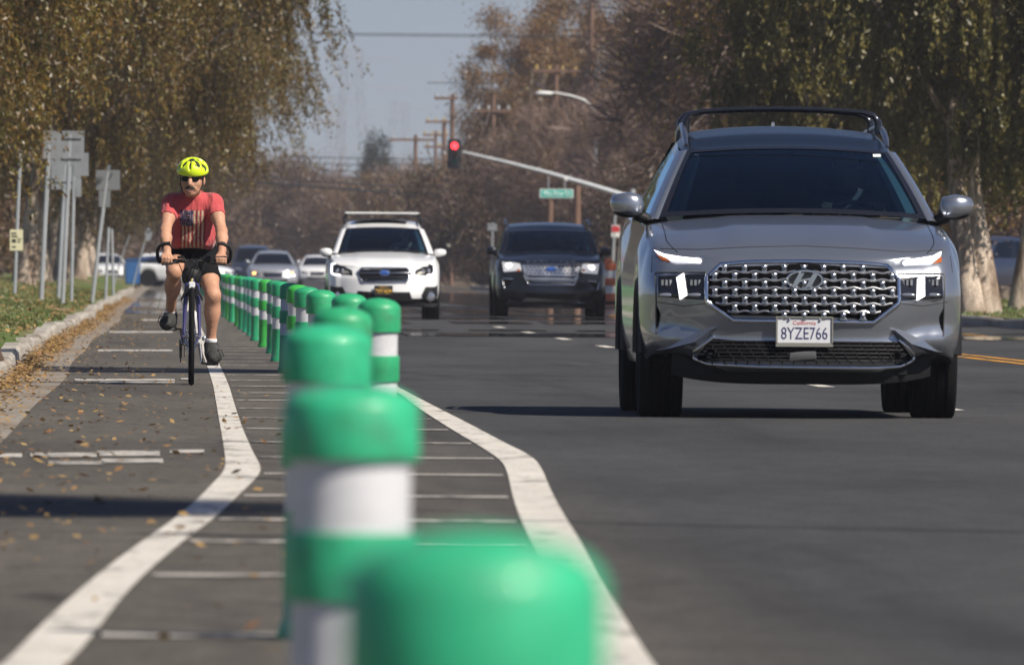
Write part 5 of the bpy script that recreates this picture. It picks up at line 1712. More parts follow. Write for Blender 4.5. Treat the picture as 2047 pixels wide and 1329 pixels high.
        for i_ in range(len(so.v)):
            p_ = Vector(so.v[i_]); q_ = p_ - md; h_ = q_.dot(dn) - .038; so.v[i_] = tuple(p_ - dn * h_ * .72)
        so.build("sole", MAT_SOLE, sh, smooth=True)
        mb = MB()
        for k in (.30, .45, .60, .74):
            q = heel * (1 - k) + t * k
            mb.tube([tuple(q + V(-.040, 0, .030)), tuple(q + V(0, -.006, .058 - .012 * k)), tuple(q + V(.040, 0, .030))], .006, 6)
        mb.tube([tuple(t + V(s * .02, -.01, .045)), tuple(t + V(s * .06, -.03, .05)), tuple(t + V(s * .075, -.03, .005))], .0035, 5)
        mb.build("laces", MAT_BLACK, sh, smooth=True)
    # helmet: ribbed shell with long vents
    f = Field((-.16, .36, 1.44), (.16, .76, 1.66), .006)
    f.ell(H(0, .02, .060), (.114, .140, .098), 0)
    f.plane(H(0, 0, .040), V(0, .28, -1.0), .012)
    def on(a, el, k=1.0):
        a = R_(a); el = R_(el)
        return H(.114 * k * math.sin(a) * math.cos(el), .02 - .140 * k * math.cos(a) * math.cos(el), .060 + .098 * k * math.sin(el))
    for (a, e0, e1, r0, r1) in ((-66, 8, 26, .017, .010), (66, 8, 26, .017, .010), (-34, 22, 46, .014, .010), (34, 22, 46, .014, .010), (-78, 32, 58, .012, .008), (78, 32, 58, .012, .008),
                                (-46, 50, 72, .011, .007), (46, 50, 72, .011, .007), (-14, 50, 74, .010, .007), (14, 50, 74, .010, .007)):
        f.cap(on(a, e0, .99), on(a * .80, e1, .99), r0, r1, .003, cut=True)
    f.cap(on(0, 2), on(0, 40), .0065, .0085, .003, cut=True); f.cap(on(0, 42), on(0, 80), .0085, .005, .003, cut=True)
    for a in (-50, -22, 22, 50): f.cap(on(a, 16, 1.01), on(a * .75, 66, 1.01), .004, .004, .006, cut=True)
    hm = f.mesh("helmet", MAT_HELM, e)
    f = Field((-.16, .36, 1.42), (.16, .76, 1.66), .007)
    f.ell(H(0, .02, .058), (.1075, .1335, .0925), 0); f.plane(H(0, 0, .030), V(0, .28, -1.0), .01)
    f.mesh("helmet_liner", MAT_VENT, hm)
    mb = MB()
    for s in (-1, 1):
        mb.tube([tuple(H(s * .083, -.02, .045)), tuple(H(s * .080, -.025, -.04)), tuple(H(s * .05, -.045, -.10)), tuple(H(0, -.05, -.128))], .0042, 6)
    mb.build("chin_strap", MAT_BLACK, hm, smooth=True)
    # hair at the temples, moustache, mouth
    f = Field((-.14, .40, 1.36), (.14, .72, 1.52), .007)
    f.ell(H(0, .022, .020), (.084, .100, .075), 0); f.ell(H(0, -.085, -.01), (.072, .085, .12), .01, cut=True); f.plane(H(0, 0, -.040), V(0, 0, -1)); f.plane(H(0, .0, .055), V(0, 0, 1)); 
    f.cap(H(-.12, .0, -.02), H(.12, .0, -.02), .020, None, .005, cut=True)
    f.mesh("hair", MAT_HAIRG, e)
    f = Field(H(0, -.1, -.055) - .07, H(0, -.1, -.055) + .07, .004)
    f.chain([H(-.038, -.086, -.068), H(-.016, -.100, -.058), H(0, -.104, -.054), H(.016, -.100, -.058), H(.038, -.086, -.068)], [.006, .010, .009, .010, .006], .006)
    f.mesh("moustache", M("dark grey moustache", (.055, .042, .034), .85), e)
    mb = MB(); q0 = H(-.022, -.088, -.078); q1 = H(.022, -.088, -.078); mb.tube([tuple(q0), tuple(H(0, -.095, -.078)), tuple(q1)], .0058, 6); mb.build("teeth", MAT_TEETH, e, smooth=True)
    mb = MB(); mb.tube([tuple(H(-.026, -.086, -.088)), tuple(H(0, -.097, -.090)), tuple(H(.026, -.086, -.088))], .0062, 6); mb.build("lower_lip", MAT_LIP, e, smooth=True)
    # sunglasses
    g = MB()
    for s in (-1, 1):
        pts = []
        for i in range(16):
            a = 2 * math.pi * i / 16
            ex = .028 * math.copysign(abs(math.cos(a)) ** .7, math.cos(a)); ez = .0185 * math.copysign(abs(math.sin(a)) ** .7, math.sin(a))
            x = s * .034 + ex
            pts.append(H(x, -.106 + .30 * x * x / .06, .002 + ez))
        c1 = [Vector(p) for p in pts]; c2 = [Vector(p) + Vector((0, .010, 0)) for p in pts]
        g.add(c1 + c2, [tuple(range(16)), tuple(range(31, 15, -1))] + [(i, 16 + i, 16 + (i + 1) % 16, (i + 1) % 16) for i in range(16)])
        g.tube([tuple(H(s * .060, -.088, .010)), tuple(H(s * .080, -.05, .008)), tuple(H(s * .083, .01, .0))], .004, 6)
    g.tube([tuple(H(-.010, -.108, .008)), tuple(H(0, -.110, .010)), tuple(H(.010, -.108, .008))], .004, 6)
    g.build("sunglasses", MAT_SUNG, e, smooth=True, autosmooth=R_(30))
    # watch band, pendant cord
    q = wri[1] * .8 + elb[1] * .2
    mb = MB(); d = Vector(wri[1] - elb[1]).normalized(); mb.tube([Vector(q) - d * .012, Vector(q) + d * .012], .036, 12); mb.build("wrist_band", MAT_BLACK, e, smooth=True)
    q = wri[-1] * .85 + elb[-1] * .15
    d = Vector(wri[-1] - elb[-1]).normalized(); mb = MB(); mb.tube([Vector(q) - d * .012, Vector(q) + d * .012], .036, 12); mb.build("wrist_band", MAT_BLACK, e, smooth=True)
    return e
cyclist()

def bicycle():
    e = empty("bicycle", (BX, BY, 0), 0, "black and purple flat-bar bicycle with curved bar ends under the cyclist", "bicycle")
    Rw = .345
    def wheel(y):
        w = bpy.data.objects.new("wheel", None); COL.objects.link(w); w.parent = e; w.location = (0, y, Rw)
        mb = MB(); pr = []
        for i in range(10):
            a = 2 * math.pi * i / 10
            q = 1.12 if i in (0,) else 1.0
            pr.append((Rw - .021 + .021 * math.cos(a) * q, .021 * math.sin(a)))
        mb.lathe(pr, axis='x', n=56, close=True); mb.build("tyre", MAT_TYRE, w, smooth=True)
        mb = MB(); mb.lathe([(Rw - .040, -.010), (Rw - .058, -.009), (Rw - .060, 0), (Rw - .058, .009), (Rw - .040, .010)], axis='x', n=48, close=True); mb.build("rim", MAT_RIM, w, smooth=True)
        mb = MB(); mb.tube([(-.048, 0, 0), (.048, 0, 0)], .016, 12); mb.tube([(-.066, 0, 0), (.066, 0, 0)], .008, 8)
        for s in (-1, 1): mb.lathe([(.026, s * .030), (.026, s * .034)], axis='x', n=14)
        mb.build("hub", MAT_SATIN, w, smooth=True)
        mb = MB()
        for k in range(28):
            a = 2 * math.pi * k / 28; b = a + (.5 if k % 4 < 2 else -.5); s = 1 if k % 2 else -1
            mb.tube([(s * .032, .025 * math.cos(b), .025 * math.sin(b)), (0, (Rw - .058) * math.cos(a), (Rw - .058) * math.sin(a))], .0016, 4, caps=False)
        mb.build("spokes", MAT_SATIN, w)
        return w
    wheel(0.0); wheel(1.05)
    A = lambda *p: Vector(p)
    head_b, head_t = A(0, .115, .70), A(0, .165, .82)
    bb, seat = A(0, .66, .285), A(0, .86, .80)
    mb = MB()
    mb.tube([head_b, head_t], .020, 12)
    mb.tube([head_b + A(0, .01, .03), bb], .019, 12); mb.tube([head_t + A(0, 0, -.02), seat], .016, 12); mb.tube([bb, seat], .016, 12); mb.tube([A(-.034, .66, .285), A(.034, .66, .285)], .022, 12)
    for s in (-1, 1):
        mb.tube([bb + A(s * .022, .02, 0), A(s * .065, 1.05, Rw)], [.011, .009], 8); mb.tube([seat + A(s * .012, 0, -.03), A(s * .065, 1.05, Rw)], [.010, .008], 8)
    fr = mb.build("frame", MAT_PURPLE, e, smooth=True)
    mb = MB()
    mb.box(A(0, .10, .705), (.075, .035, .035))
    for s in (-1, 1): mb.tube([A(s * .036, .098, .715), A(s * .048, .06, .56), A(s * .056, .008, .36), A(s * .056, -.004, Rw - .012)], [.0165, .0160, .011, .010], 10)
    mb.build("fork", MAT_PURPLE, e, smooth=True)
    mb = MB()
    for s in (-1, 1):
        mb.box(A(s * .036, .055, .665), (.018, .03, .075)); mb.tube([A(s * .036, .05, .68), A(s * .066, .04, .62), A(s * .074, .03, .60)], .008, 6); mb.box(A(s * .020, .04, .645), (.014, .05, .018))
    mb.build("front_brake", MAT_BLACK, e)
    # stem, bar, grips, bar ends, levers, cables
    bc = A(.012, .205, .872)
    mb = MB(); mb.tube([head_t, head_t + A(0, .008, .035)], .022, 10); mb.tube([head_t + A(0, .005, .025), bc], .019, 10); mb.box(bc, (.05, .04, .04)); mb.build("stem", MAT_BLACK, e, smooth=True)
    xl, xr = -.235, .262
    mb = MB(); mb.tube([A(xl, .215, .872), A(-.09, .205, .874), bc, A(.115, .205, .874), A(xr, .215, .872)], [.0125, .0140, .016, .0140, .0125], 10); hb = mb.build("handlebar", MAT_BLACK, e, smooth=True)
    for x0, x1 in ((xl, -.115), (.142, xr)):
        mb = MB(); mb.tube([A(x0, .214, .872), A(x1, .208, .873)], .0165, 12); mb.build("grip", MAT_TYRE, hb, smooth=True)
    for s, x in ((-1, xl - .004), (1, xr + .004)):
        mb = MB(); mb.tube([A(x - s * .006, .214, .872), A(x + s * .004, .19, .90), A(x + s * .006, .15, .945), A(x - s * .010, .125, .978), A(x - s * .045, .115, .995), A(x - s * .085, .118, 1.0)], [.014, .013, .0125, .012, .012, .011], 10)
        mb.build("bar_end", MAT_BLACK, hb, smooth=True)
        mb = MB(); xx = x - s * .125
        mb.box(A(xx, .19, .868), (.032, .035, .030)); mb.tube([A(xx, .17, .862), A(xx + s * .03, .155, .855), A(xx + s * .10, .150, .846)], [.008, .007, .006], 6); mb.box(A(xx - s * .030, .20, .90), (.04, .03, .022))
        mb.build("brake_lever", MAT_BLACK, hb, smooth=True)
    mb = MB()
    for s in (-1, 1):
        mb.tube([A(s * .09, .18, .865), A(s * .06, .08, .90), A(s * .01, .05, .80), A(-s * .012, .10, .70)], .0032, 5)
        mb.tube([A(s * .10, .18, .87), A(s * .085, .09, .84), A(s * .05, .08, .74), A(s * .03, .16, .66)], .0032, 5)
    mb.build("cable", MAT_BLACK, e, smooth=True)
    # round black bag hung under the bar with white reflector lamp below
    mb = MB(); mb.ball(A(-.002, .17, .765), (.072, .055, .082), 20, 12); mb.box(A(0, .155, .845), (.09, .05, .05)); bg = mb.build("bar_bag", MAT_BLACK, e, smooth=True)
    mb = MB(); mb.box(A(0, .062, .703), (.046, .018, .052)); mb.build("front_reflector", MAT_WHITEP, e, bevel=.006, smooth=True)
    mb = MB(); mb.box(A(0, .08, .735), (.012, .02, .03)); mb.build("reflector_bracket", M("yellow bracket", (.5, .4, .05), .5), e)
    # saddle and post
    mb = MB(); mb.tube([seat, A(0, .895, .885)], .0135, 10); mb.build("seat_post", MAT_SATIN, e, smooth=True)
    f = Field((-.12, .70, .84), (.12, 1.08, .96), .009); f.cap((0, .76, .905), (0, .97, .91), .024, .05, .03); f.ell((0, .97, .91), (.075, .075, .032), .03); f.mesh("saddle", MAT_BLACK, e)
    # cranks, chainring, pedals, derailleur
    mb = MB(); mb.lathe([(.088, -.046), (.092, -.048), (.092, -.052), (.088, -.054), (.04, -.05)], (0, .66, .285), 'x', 32); mb.build("chainring", MAT_DULLCH, e, smooth=True)
    for s, pe in ((-1, A(-.145, .765, .392)), (1, A(.150, .555, .150))):
        mb = MB(); p0 = A(s * .060, .66, .285); p1 = A(s * .075, pe.y, pe.z); mb.tube([p0, p1], [.013, .010], 8); mb.tube([A(s * .02, .66, .285), p0], .011, 8); mb.build("crank", MAT_SATIN, e, smooth=True)
        mb = MB(); mb.tube([p1, pe], .007, 6); mb.box(pe, (.085, .075, .020)); mb.box(pe + A(0, -.036, 0), (.085, .006, .028)); mb.build("pedal", MAT_BLACK, e)
    mb = MB(); mb.box(A(-.075, 1.06, .25), (.02, .04, .13)); mb.lathe([(.026, -.080), (.026, -.072)], (0, 1.08, .18), 'x', 14); mb.lathe([(.022, -.080), (.022, -.072)], (0, 1.05, .26), 'x', 14); mb.build("derailleur", MAT_BLACK, e)
    mb = MB(); mb.lathe([(.055, -.05), (.055, -.046), (.035, -.036), (.035, -.030)], (0, 1.05, Rw), 'x', 24); mb.build("cassette", MAT_DULLCH, e)
    mb = MB()
    for dz in (.088, -.088): mb.tube([A(-.050, .66, .285 + dz), A(-.048, 1.05, Rw + dz * .5)], .004, 4)
    mb.build("chain", MAT_BLACK, e)
    # light on the seat tube side and bottle
    mb = MB(); mb.lathe([(.034, 0), (.036, .01), (.036, .13), (.022, .15), (.014, .17)], (0, 0, 0), 'z', 16); b = mb.build("bottle", MAT_WHITEP, e, smooth=True); b.location = (0, .50, .40); b.rotation_euler = (R_(35), 0, 0)
    mb = MB(); mb.ball(A(.088, .02, .330), (.018, .016, .018), 10, 6); mb.build("axle_nut", MAT_CHROME, e, smooth=True)
    return e
bicycle()
# ================================================================== TREES
TR = np.random.default_rng(21)
LEAF_WEEP = leaf_mat("weeping leaf", [(0.030, 0.034, 0.008), (0.108, 0.104, 0.020), (0.085, 0.050, 0.012), (0.20, 0.108, 0.020), (0.155, 0.143, 0.023), (0.36, 0.22, 0.030)], .38, .18)
LEAF_OLIVE = leaf_mat("olive leaf", [(0.055, 0.058, 0.014), (0.155, 0.145, 0.036), (0.25, 0.20, 0.050), (0.115, 0.115, 0.028), (0.23, 0.145, 0.042)], .48, .18)
LEAF_RUST = leaf_mat("rust leaf", [(0.13, 0.066, 0.022), (0.27, 0.135, 0.034), (0.40, 0.24, 0.042), (0.20, 0.165, 0.030), (0.48, 0.33, 0.052)], .48, .2)
LEAF_GUM = leaf_mat("gum leaf", [(0.10, 0.050, 0.018), (0.20, 0.10, 0.028), (0.29, 0.155, 0.042), (0.10, 0.080, 0.026), (0.17, 0.075, 0.022)], .40, .15)
LEAF_DARK = leaf_mat("evergreen leaf", [(0.012, 0.020, 0.010), (0.025, 0.038, 0.018), (0.035, 0.045, 0.022)], .2, .2)
LEAF_SCRUB = leaf_mat("scrub leaf", [(0.055, 0.034, 0.022), (0.120, 0.068, 0.034), (0.175, 0.10, 0.034), (0.100, 0.080, 0.028), (0.23, 0.145, 0.036)], .35, .3)
TWIG = leaf_mat("bare twig", [(0.12, 0.080, 0.064), (0.19, 0.130, 0.104), (0.15, 0.094, 0.074), (0.24, 0.170, 0.132)], .05, .2)
BARK = M("pale peeling bark", (0.50, 0.41, 0.33), 0.9, spec=.15, noise=[((4, 4, 1.0), .9, (0.15, 0.105, 0.075), (0.42, .60)), ((16, 16, 3.0), .5), ((60, 60, 20), .3)], bump=(24, .8))
BARKD = M("brown bark", (0.11, 0.075, 0.055), 0.95, spec=.1, noise=[((10, 10, 2), .35), ((50, 50, 20), .25)], bump=(24, .8))

def nrm(a): return a / np.maximum(np.linalg.norm(a, axis=-1, keepdims=True), 1e-9)

def leaf_cloud(p, ax, ln, wd, r):
    """flat four-cornered leaves at p along ax"""
    n = len(p)
    ax = nrm(ax)
    q = nrm(np.cross(ax, nrm(r.normal(0, 1, (n, 3)))))
    l = (ln * r.uniform(.6, 1.35, n))[:, None]; w = (wd * r.uniform(.6, 1.3, n))[:, None]
    V = np.stack([p - ax * l * .5, p - q * w * .5 + ax * l * .05, p + ax * l * .5, p + q * w * .5 + ax * l * .05], 1)
    return V.reshape(-1, 3)

def hubs_in(r, n, c, R, shell=.55, lowbias=0):
    d = nrm(r.normal(0, 1, (n, 3)))
    if lowbias: d[:, 2] -= lowbias; d = nrm(d)
    k = r.uniform(shell ** 3, 1, n) ** (1 / 3)
    k *= 1 + .16 * np.sin(5 * np.arctan2(d[:, 1], d[:, 0]) + r.uniform(0, 6)) * np.cos(3 * d[:, 2] + 1)
    return np.array(c) + d * np.array(R) * k[:, None]

def crown_weeping(seed, c, R, nh=95, strands=15, per=46, ln=.12, wd=.045, drop=(.7, 2.6)):
    r = np.random.default_rng(seed)
    H = hubs_in(r, nh, c, R, .45)
    P = []; A = []
    TW = []
    for h in H:
        o = h - np.array(c); o = o / np.linalg.norm(o / np.array(R)) / np.array(R)
        for s in range(strands):
            st = h + r.normal(0, .30, 3) * (1, 1, .6)
            L = r.uniform(*drop)
            d = nrm((o * .22 + r.normal(0, .16, 3) + (0, 0, -1.0))[None])[0]
            t = np.sort(r.uniform(0, 1, per))
            bow = nrm(r.normal(0, 1, 3)[None])[0] * (1, 1, 0) * r.uniform(0, .35)
            pts = st + d * (t * L)[:, None] + bow * (t * (1 - t))[:, None] * L + np.array((0, 0, .25)) * (1 - t)[:, None] ** 2
            P.append(pts + r.normal(0, .035, (per, 3)))
            A.append(d + r.normal(0, .55, (per, 3)))
            TW.append((st, d, L))
    P = np.concatenate(P); A = np.concatenate(A)
    V = leaf_cloud(P, A, ln, wd, r)
    return V, H, TW

def crown_twiggy(seed, c, R, nh=150, twigs=90, leaves=110, ln=.11, wd=.055, tl=(.45, 1.2), tw=.017, spread=.55):
    r = np.random.default_rng(seed)
    H = hubs_in(r, nh, c, R, .25)
    P = []; A = []; L = []
    for h in H:
        o = (h - np.array(c)) / np.array(R)
        d = nrm(o * .8 + np.array((0, 0, .45)) + r.normal(0, .6, (twigs, 3)))
        l = r.uniform(tl[0], tl[1], twigs)
        st = h + r.normal(0, spread * .7, (twigs, 3))
        P.append(st); A.append(d); L.append(l)
    P = np.concatenate(P); A = np.concatenate(A); L = np.concatenate(L)
    n = len(P)
    q = nrm(np.cross(A, nrm(r.normal(0, 1, (n, 3)))))
    w = tw * r.uniform(.5, 1.5, n)[:, None]
    bend = P + A * L[:, None] * .55 + r.normal(0, .06, (n, 3))
    tip = P + A * L[:, None] + r.normal(0, .12, (n, 3)) + np.array((0, 0, -.06))
    V = np.stack([P - q * w, P + q * w, bend + q * w * .7, bend - q * w * .7, bend - q * w * .7, bend + q * w * .7, tip + q * w * .25, tip - q * w * .25], 1).reshape(-1, 3)
    LV = None
    if leaves:
        k = (r.random(nh) < .75)
        Q = np.concatenate([h + r.normal(0, spread, (int(leaves * r.uniform(.3, 1.7)), 3)) for h in H[k]])
        LV = leaf_cloud(Q, r.normal(0, 1, (len(Q), 3)) + (0, 0, -.5), ln, wd, r)
    return V, LV, H

def crown_clumpy(seed, c, R, nh=70, leaves=430, ln=.13, wd=.05, sig=.42):
    r = np.random.default_rng(seed)
    H = hubs_in(r, nh, c, R, .25)
    P = np.concatenate([h + r.normal(0, 1, (int(leaves * r.uniform(.5, 1.5)), 3)) * sig * np.array((1, 1, .8)) * r.uniform(.6, 1.3) for h in H])
    return leaf_cloud(P, r.normal(0, .7, (len(P), 3)) + (0, 0, -.7), ln, wd, r), H

def trunk_mesh(seed, h, r0, hubs, bark, nl=16, lean=(0, 0), fork=.45, multi=1):
    r = np.random.default_rng(seed)
    mb = MB()
    tops = []
    for m in range(multi):
        a = r.uniform(0, 6.28); sp = .0 if multi == 1 else .28
        base = Vector((math.cos(a) * sp, math.sin(a) * sp, -.1))
        pts = [base]
        d = Vector((lean[0] + r.normal(0, .05) + math.cos(a) * .12 * (multi > 1), lean[1] + r.normal(0, .05) + math.sin(a) * .12 * (multi > 1), 1))
        n = 9
        for i in range(1, n + 1):
            d += Vector((r.normal(0, .07), r.normal(0, .07), 0))
            pts.append(pts[-1] + d.normalized() * (h / n))
        rs = [r0 * (1.22 if i == 0 else (1.04 if i == 1 else 1.0 - .55 * i / n)) * (1 if multi == 1 else .72) for i in range(n + 1)]
        mb.tube(pts, rs, 12)
        tops.append((pts, rs))
    idx = r.choice(len(hubs), min(nl, len(hubs)), replace=False)
    for k, i in enumerate(idx):
        pts, rs = tops[k % len(tops)]
        j = int(r.integers(int(len(pts) * fork), len(pts)))
        a = pts[j]; b = Vector(hubs[i])
        m1 = a.lerp(b, .35) + Vector((r.normal(0, .25), r.normal(0, .25), .35)); m2 = a.lerp(b, .7) + Vector((r.normal(0, .3), r.normal(0, .3), .25))
        q = min(rs[j] * .5, .085)
        mb.tube([a, m1, m2, b], [q, q * .72, q * .42, q * .14], 6)
    return mb

def quads_of(V): return np.arange(len(V)).reshape(-1, 4)

PROTO = {}
def proto(kind, seed):
    key = (kind, seed)
    if key in PROTO: return PROTO[key]
    if kind == 'weep':
        c, R = (0, 0, 7.7), (6.2, 6.2, 4.4)
        V, H, TW = crown_weeping(seed, c, R, nh=225, strands=19, per=44, ln=.10, wd=.042, drop=(.6, 2.1))
        crown = [(V, LEAF_WEEP)]; tk = trunk_mesh(seed, 6.0, .25, H, BARK, 26)
    elif kind == 'olive':
        c, R = (0, 0, 7.7), (3.6, 3.8, 5.2)
        V, H, TW = crown_weeping(seed, c, R, nh=330, strands=16, per=26, drop=(.2, .95), ln=.125, wd=.060)
        crown = [(V, LEAF_OLIVE)]; tk = trunk_mesh(seed, 7.0, .27, H, BARK, 22, multi=2)
    elif kind == 'bare':
        c, R = (0, 0, 7.2), (4.3, 4.3, 5.2)
        V, LV, H = crown_twiggy(seed, c, R, nh=190, twigs=90, leaves=110)
        crown = [(V, TWIG), (LV, LEAF_RUST)]; tk = trunk_mesh(seed, 6.5, .26, H, BARKD, 34)
    elif kind == 'rust':
        c, R = (0, 0, 6.8), (4.4, 4.4, 5.2)
        V, LV, H = crown_twiggy(seed, c, R, nh=200, twigs=30, leaves=330)
        crown = [(V, TWIG), (LV, LEAF_RUST)]; tk = trunk_mesh(seed, 6.2, .28, H, BARK, 26)
    elif kind == 'gum':
        c, R = (0, 0, 8.6), (3.5, 3.5, 4.8)
        V, H = crown_clumpy(seed, c, R, nh=120, leaves=480, sig=.44, ln=.16, wd=.07)
        crown = [(V, LEAF_GUM)]; tk = trunk_mesh(seed, 8.5, .26, H, BARK, 40, fork=.3)
    elif kind == 'scrub':
        c, R = (0, 0, 3.1), (3.6, 3.6, 2.9)
        V, LV, H = crown_twiggy(seed, c, R, nh=120, twigs=40, leaves=260, tw=.018, ln=.19, wd=.10)
        crown = [(V, TWIG), (LV, LEAF_SCRUB)]; tk = trunk_mesh(seed, 2.4, .16, H, BARKD, 14)
    elif kind == 'ever':
        c, R = (0, 0, 7.5), (2.4, 2.4, 4.5)
        V, H = crown_clumpy(seed, c, R, nh=60, leaves=260, ln=.25, wd=.12, sig=.55)
        crown = [(V, LEAF_DARK)]; tk = trunk_mesh(seed, 7.5, .2, H, BARKD, 14)
    root = empty("tree")
    first = None
    V = np.concatenate([v for v, m in crown]); F = quads_of(V)
    o = mesh_np("crown", V, F, [m for v, m in crown], root)
    if len(crown) > 1:
        mi = np.concatenate([np.full(len(v) // 4, i, np.int32) for i, (v, m) in enumerate(crown)])
        o.data.polygons.foreach_set("material_index", mi)
    tk.build("trunk", BARK if kind in ('weep', 'olive', 'gum') else BARKD, root, smooth=True)
    PROTO[key] = root
    return root
used = set()
def tree(kind, seed, x, y, z, scale, label, rz=None, group=None, name="tree"):
    p = proto(kind, seed)
    o = p if (kind, seed) not in used else copy_tree(p)
    used.add((kind, seed))
    o.name = name
    o.location = (x, y, z); o.scale = (scale, scale, scale) if isinstance(scale, (int, float)) else scale
    o.rotation_euler = (0, 0, TR.uniform(0, 6.28) if rz is None else rz)
    return tag(o, label, "tree", group)

# left row along the cycle lane
left = [(-6.3, 194, .95, 'weep', 3), (-5.6, 236, 1.0, 'weep', 1), (-3.3, 281, 1.05, 'weep', 2), (-3.3, 322, 1.03, 'weep', 3), (-3.1, 356, 1.03, 'weep', 1), (-3.4, 402, (1.36, 1.36, 1.08), 'weep', 2),
        (-3.3, 448, 1.0, 'weep', 3), (-3.4, 500, 1.05, 'weep', 1), (-3.4, 556, 1.0, 'weep', 2), (-3.5, 630, .95, 'weep', 3), (-3.5, 720, .9, 'weep', 1)]
lw = ["weeping tree whose low branches hang before the sign backs at top left", "tree at the far left edge, its trunk cut by the frame", "weeping tree with thick pale trunk behind the yellow notice", "weeping tree just right of the yellow notice post", "weeping tree behind the group of bare sign posts",
      "weeping tree behind the tilted dark sign", "sixth weeping tree back along the left lawn", "seventh weeping tree back along the left lawn", "eighth weeping tree back along the left lawn",
      "ninth weeping tree back, before the white van", "last weeping tree of the left row, near the blue bin"]
for (x, y, s, k, sd), l in zip(left, lw):
    tree(k, sd, x, y, verge_z(x, y) - (1.0 if y < 200 or y == 402 else .02), s, l, group="weeping trees along the left lawn", name="weeping_tree")
# low brown bushes behind the left trunks
for i, (x, y, s) in enumerate([(-9.5, 330, .8), (-8.5, 380, .9), (-8.0, 440, 1.0), (-8.5, 510, 1.0), (-8, 590, 1.1), (-6.5, 680, 1.1), (-11, 290, .75)]):
    tree('scrub', 5 + i % 2, x, y, .4, s, "%s low brown bush behind the left row of trunks, counted from the camera" % ORD[(1, 2, 3, 4, 5, 6, 0)[i]], group="brown bushes behind the left trunks", name="bush")
# right side
right = [('olive', 1, 13.5, 206, .22, .98, "drooping olive tree with twin pale trunk at the right edge"),
         ('olive', 2, 13.3, 243, .22, .80, "shorter olive tree just behind the twin-trunk tree's left side"),
         ('olive', 1, 14.75, 217, .22, .85, "slim pale-trunked tree cut by the right frame edge"),
         ('olive', 2, 17.6, 232, .22, 1.05, "drooping olive tree beyond the right frame edge, branches hanging in"),
         ('olive', 1, 18.6, 262, .2, 1.15, "olive tree standing behind the twin-trunk tree"),
         ('rust', 2, 15.6, 268, .22, 1.0, "rust-leaved tree right behind the silver SUV's roof"),
         ('rust', 3, 17.5, 305, .2, 1.2, "tall rust-leaved tree above the silver SUV's roof bar"),
         ('bare', 1, 17.0, 340, .2, 1.05, "bare twiggy tree rising above the SUV's left mirror"),
         ('rust', 2, 21.5, 350, .2, 1.25, "rust-leaved tree set back behind the bare twiggy one"),
         ('bare', 2, 18.8, 402, .2, 1.0, "bare brown tree above the street name sign"),
         ('rust', 3, 22.5, 420, .2, 1.25, "tall rusty tree behind the street name sign's tree"),
         ('rust', 2, 24.5, 500, .2, 1.1, "rusty tree set back right of the signal mast"),
         ('bare', 1, 18.2, 590, .2, .72, "low bare grey tree just behind the signal arm"),
         ('bare', 2, 22.0, 582, .2, .80, "bare grey tree behind the right end of the signal arm"),
         ('rust', 2, 24.5, 610, .2, .8, "rusty low tree behind the curved street lamp"),
         ('gum', 1, 18.7, 645, .2, 1.06, "gum tree with orange-brown leaf clumps against the sky"),
         ('gum', 2, 22.6, 665, .2, 1.22, "tallest gum tree reaching the top of the picture"),
         ('gum', 1, 26.5, 640, .2, 1.25, "gum tree right of the tall wooden pole"),
         ('bare', 2, 29.0, 640, .2, 1.3, "tall bare tree far right of the wooden pole"),
         ('bare', 1, 30.0, 605, .2, 1.25, "tall bare tree between the pole and the rusty trees"),
         ('gum', 2, 19.3, 700, .2, .86, "dark leaved gum at the left end of the right tree mass")]
for k, sd, x, y, z, s, l in right:
    tree(k, sd, x, y, z, s, l, group="trees along the right side", name={'olive': "olive_tree", 'rust': "rust_tree", 'bare': "bare_tree", 'gum': "gum_tree"}[k])
# scrub in front of the right trunks' feet and the low wood closing the road far away
low = [(21.5, 575), (15.8, 605), (19.5, 615), (16.5, 660), (13.5, 720), (19, 720), (16, 780), (11, 800), (21, 790), (8.0, 830), (13, 860), (4.8, 850), (18, 880), (1.5, 840), (9.5, 900), (-1.2, 800), (5.5, 930), (1.2, 760), (-2.6, 740), (15, 930), (22.5, 900), (2.5, 960), (19.5, 660)]
for i, (x, y) in enumerate(low):
    s = .93 + .22 * math.sin(i * 2.3) + (.12 if y > 780 else 0)
    tree('scrub', 5 + i % 2, x, y, .1, s, "%s brown scrubby tree of the low wood across the end of the road, counted back" % ORD[sorted(range(len(low)), key=lambda q: low[q][1]).index(i)], group="scrubby trees closing the road", name="scrub_tree")
for i, (px, y, s, l) in enumerate([(752, 1050, (.62, .62, 1.0), "small dark evergreen standing alone against the sky"), (737, 1060, (.5, .5, .86), "evergreen just left of the lone dark one"), (845, 1100, (.6, .6, .80), "small evergreen beside the distant wooden poles")]):
    tree('ever', 3, (px - VX) * y / FPX, y, 0, s, l, group="dark evergreens far down the road", name="evergreen")
tree('rust', 3, -1.0, 900, 0, (.9, .9, 1.0), "brown tree below the left sky edge, beyond the weeping row", name="rust_tree")
tree('bare', 2, 2.6, 980, 0, .95, "bare tree far off beside the pale pylon", name="bare_tree")
tree('bare', 1, 8.0, 1020, 0, .6, "small bare tree under the distant evergreens", name="bare_tree")
for x, y, k, sd, sc, l in ((23.5, 300, 'rust', 3, 1.1, "rusty tree behind the parked vehicles at the right edge"), (28, 320, 'rust', 2, 1.2, "rusty tree filling the gap between the right edge trunks"), (26, 420, 'rust', 3, 1.2, "rusty tree behind the white parked vehicle")):
    tree(k, sd, x, y, .1, sc, l, group="trees along the right side", name="rust_tree")
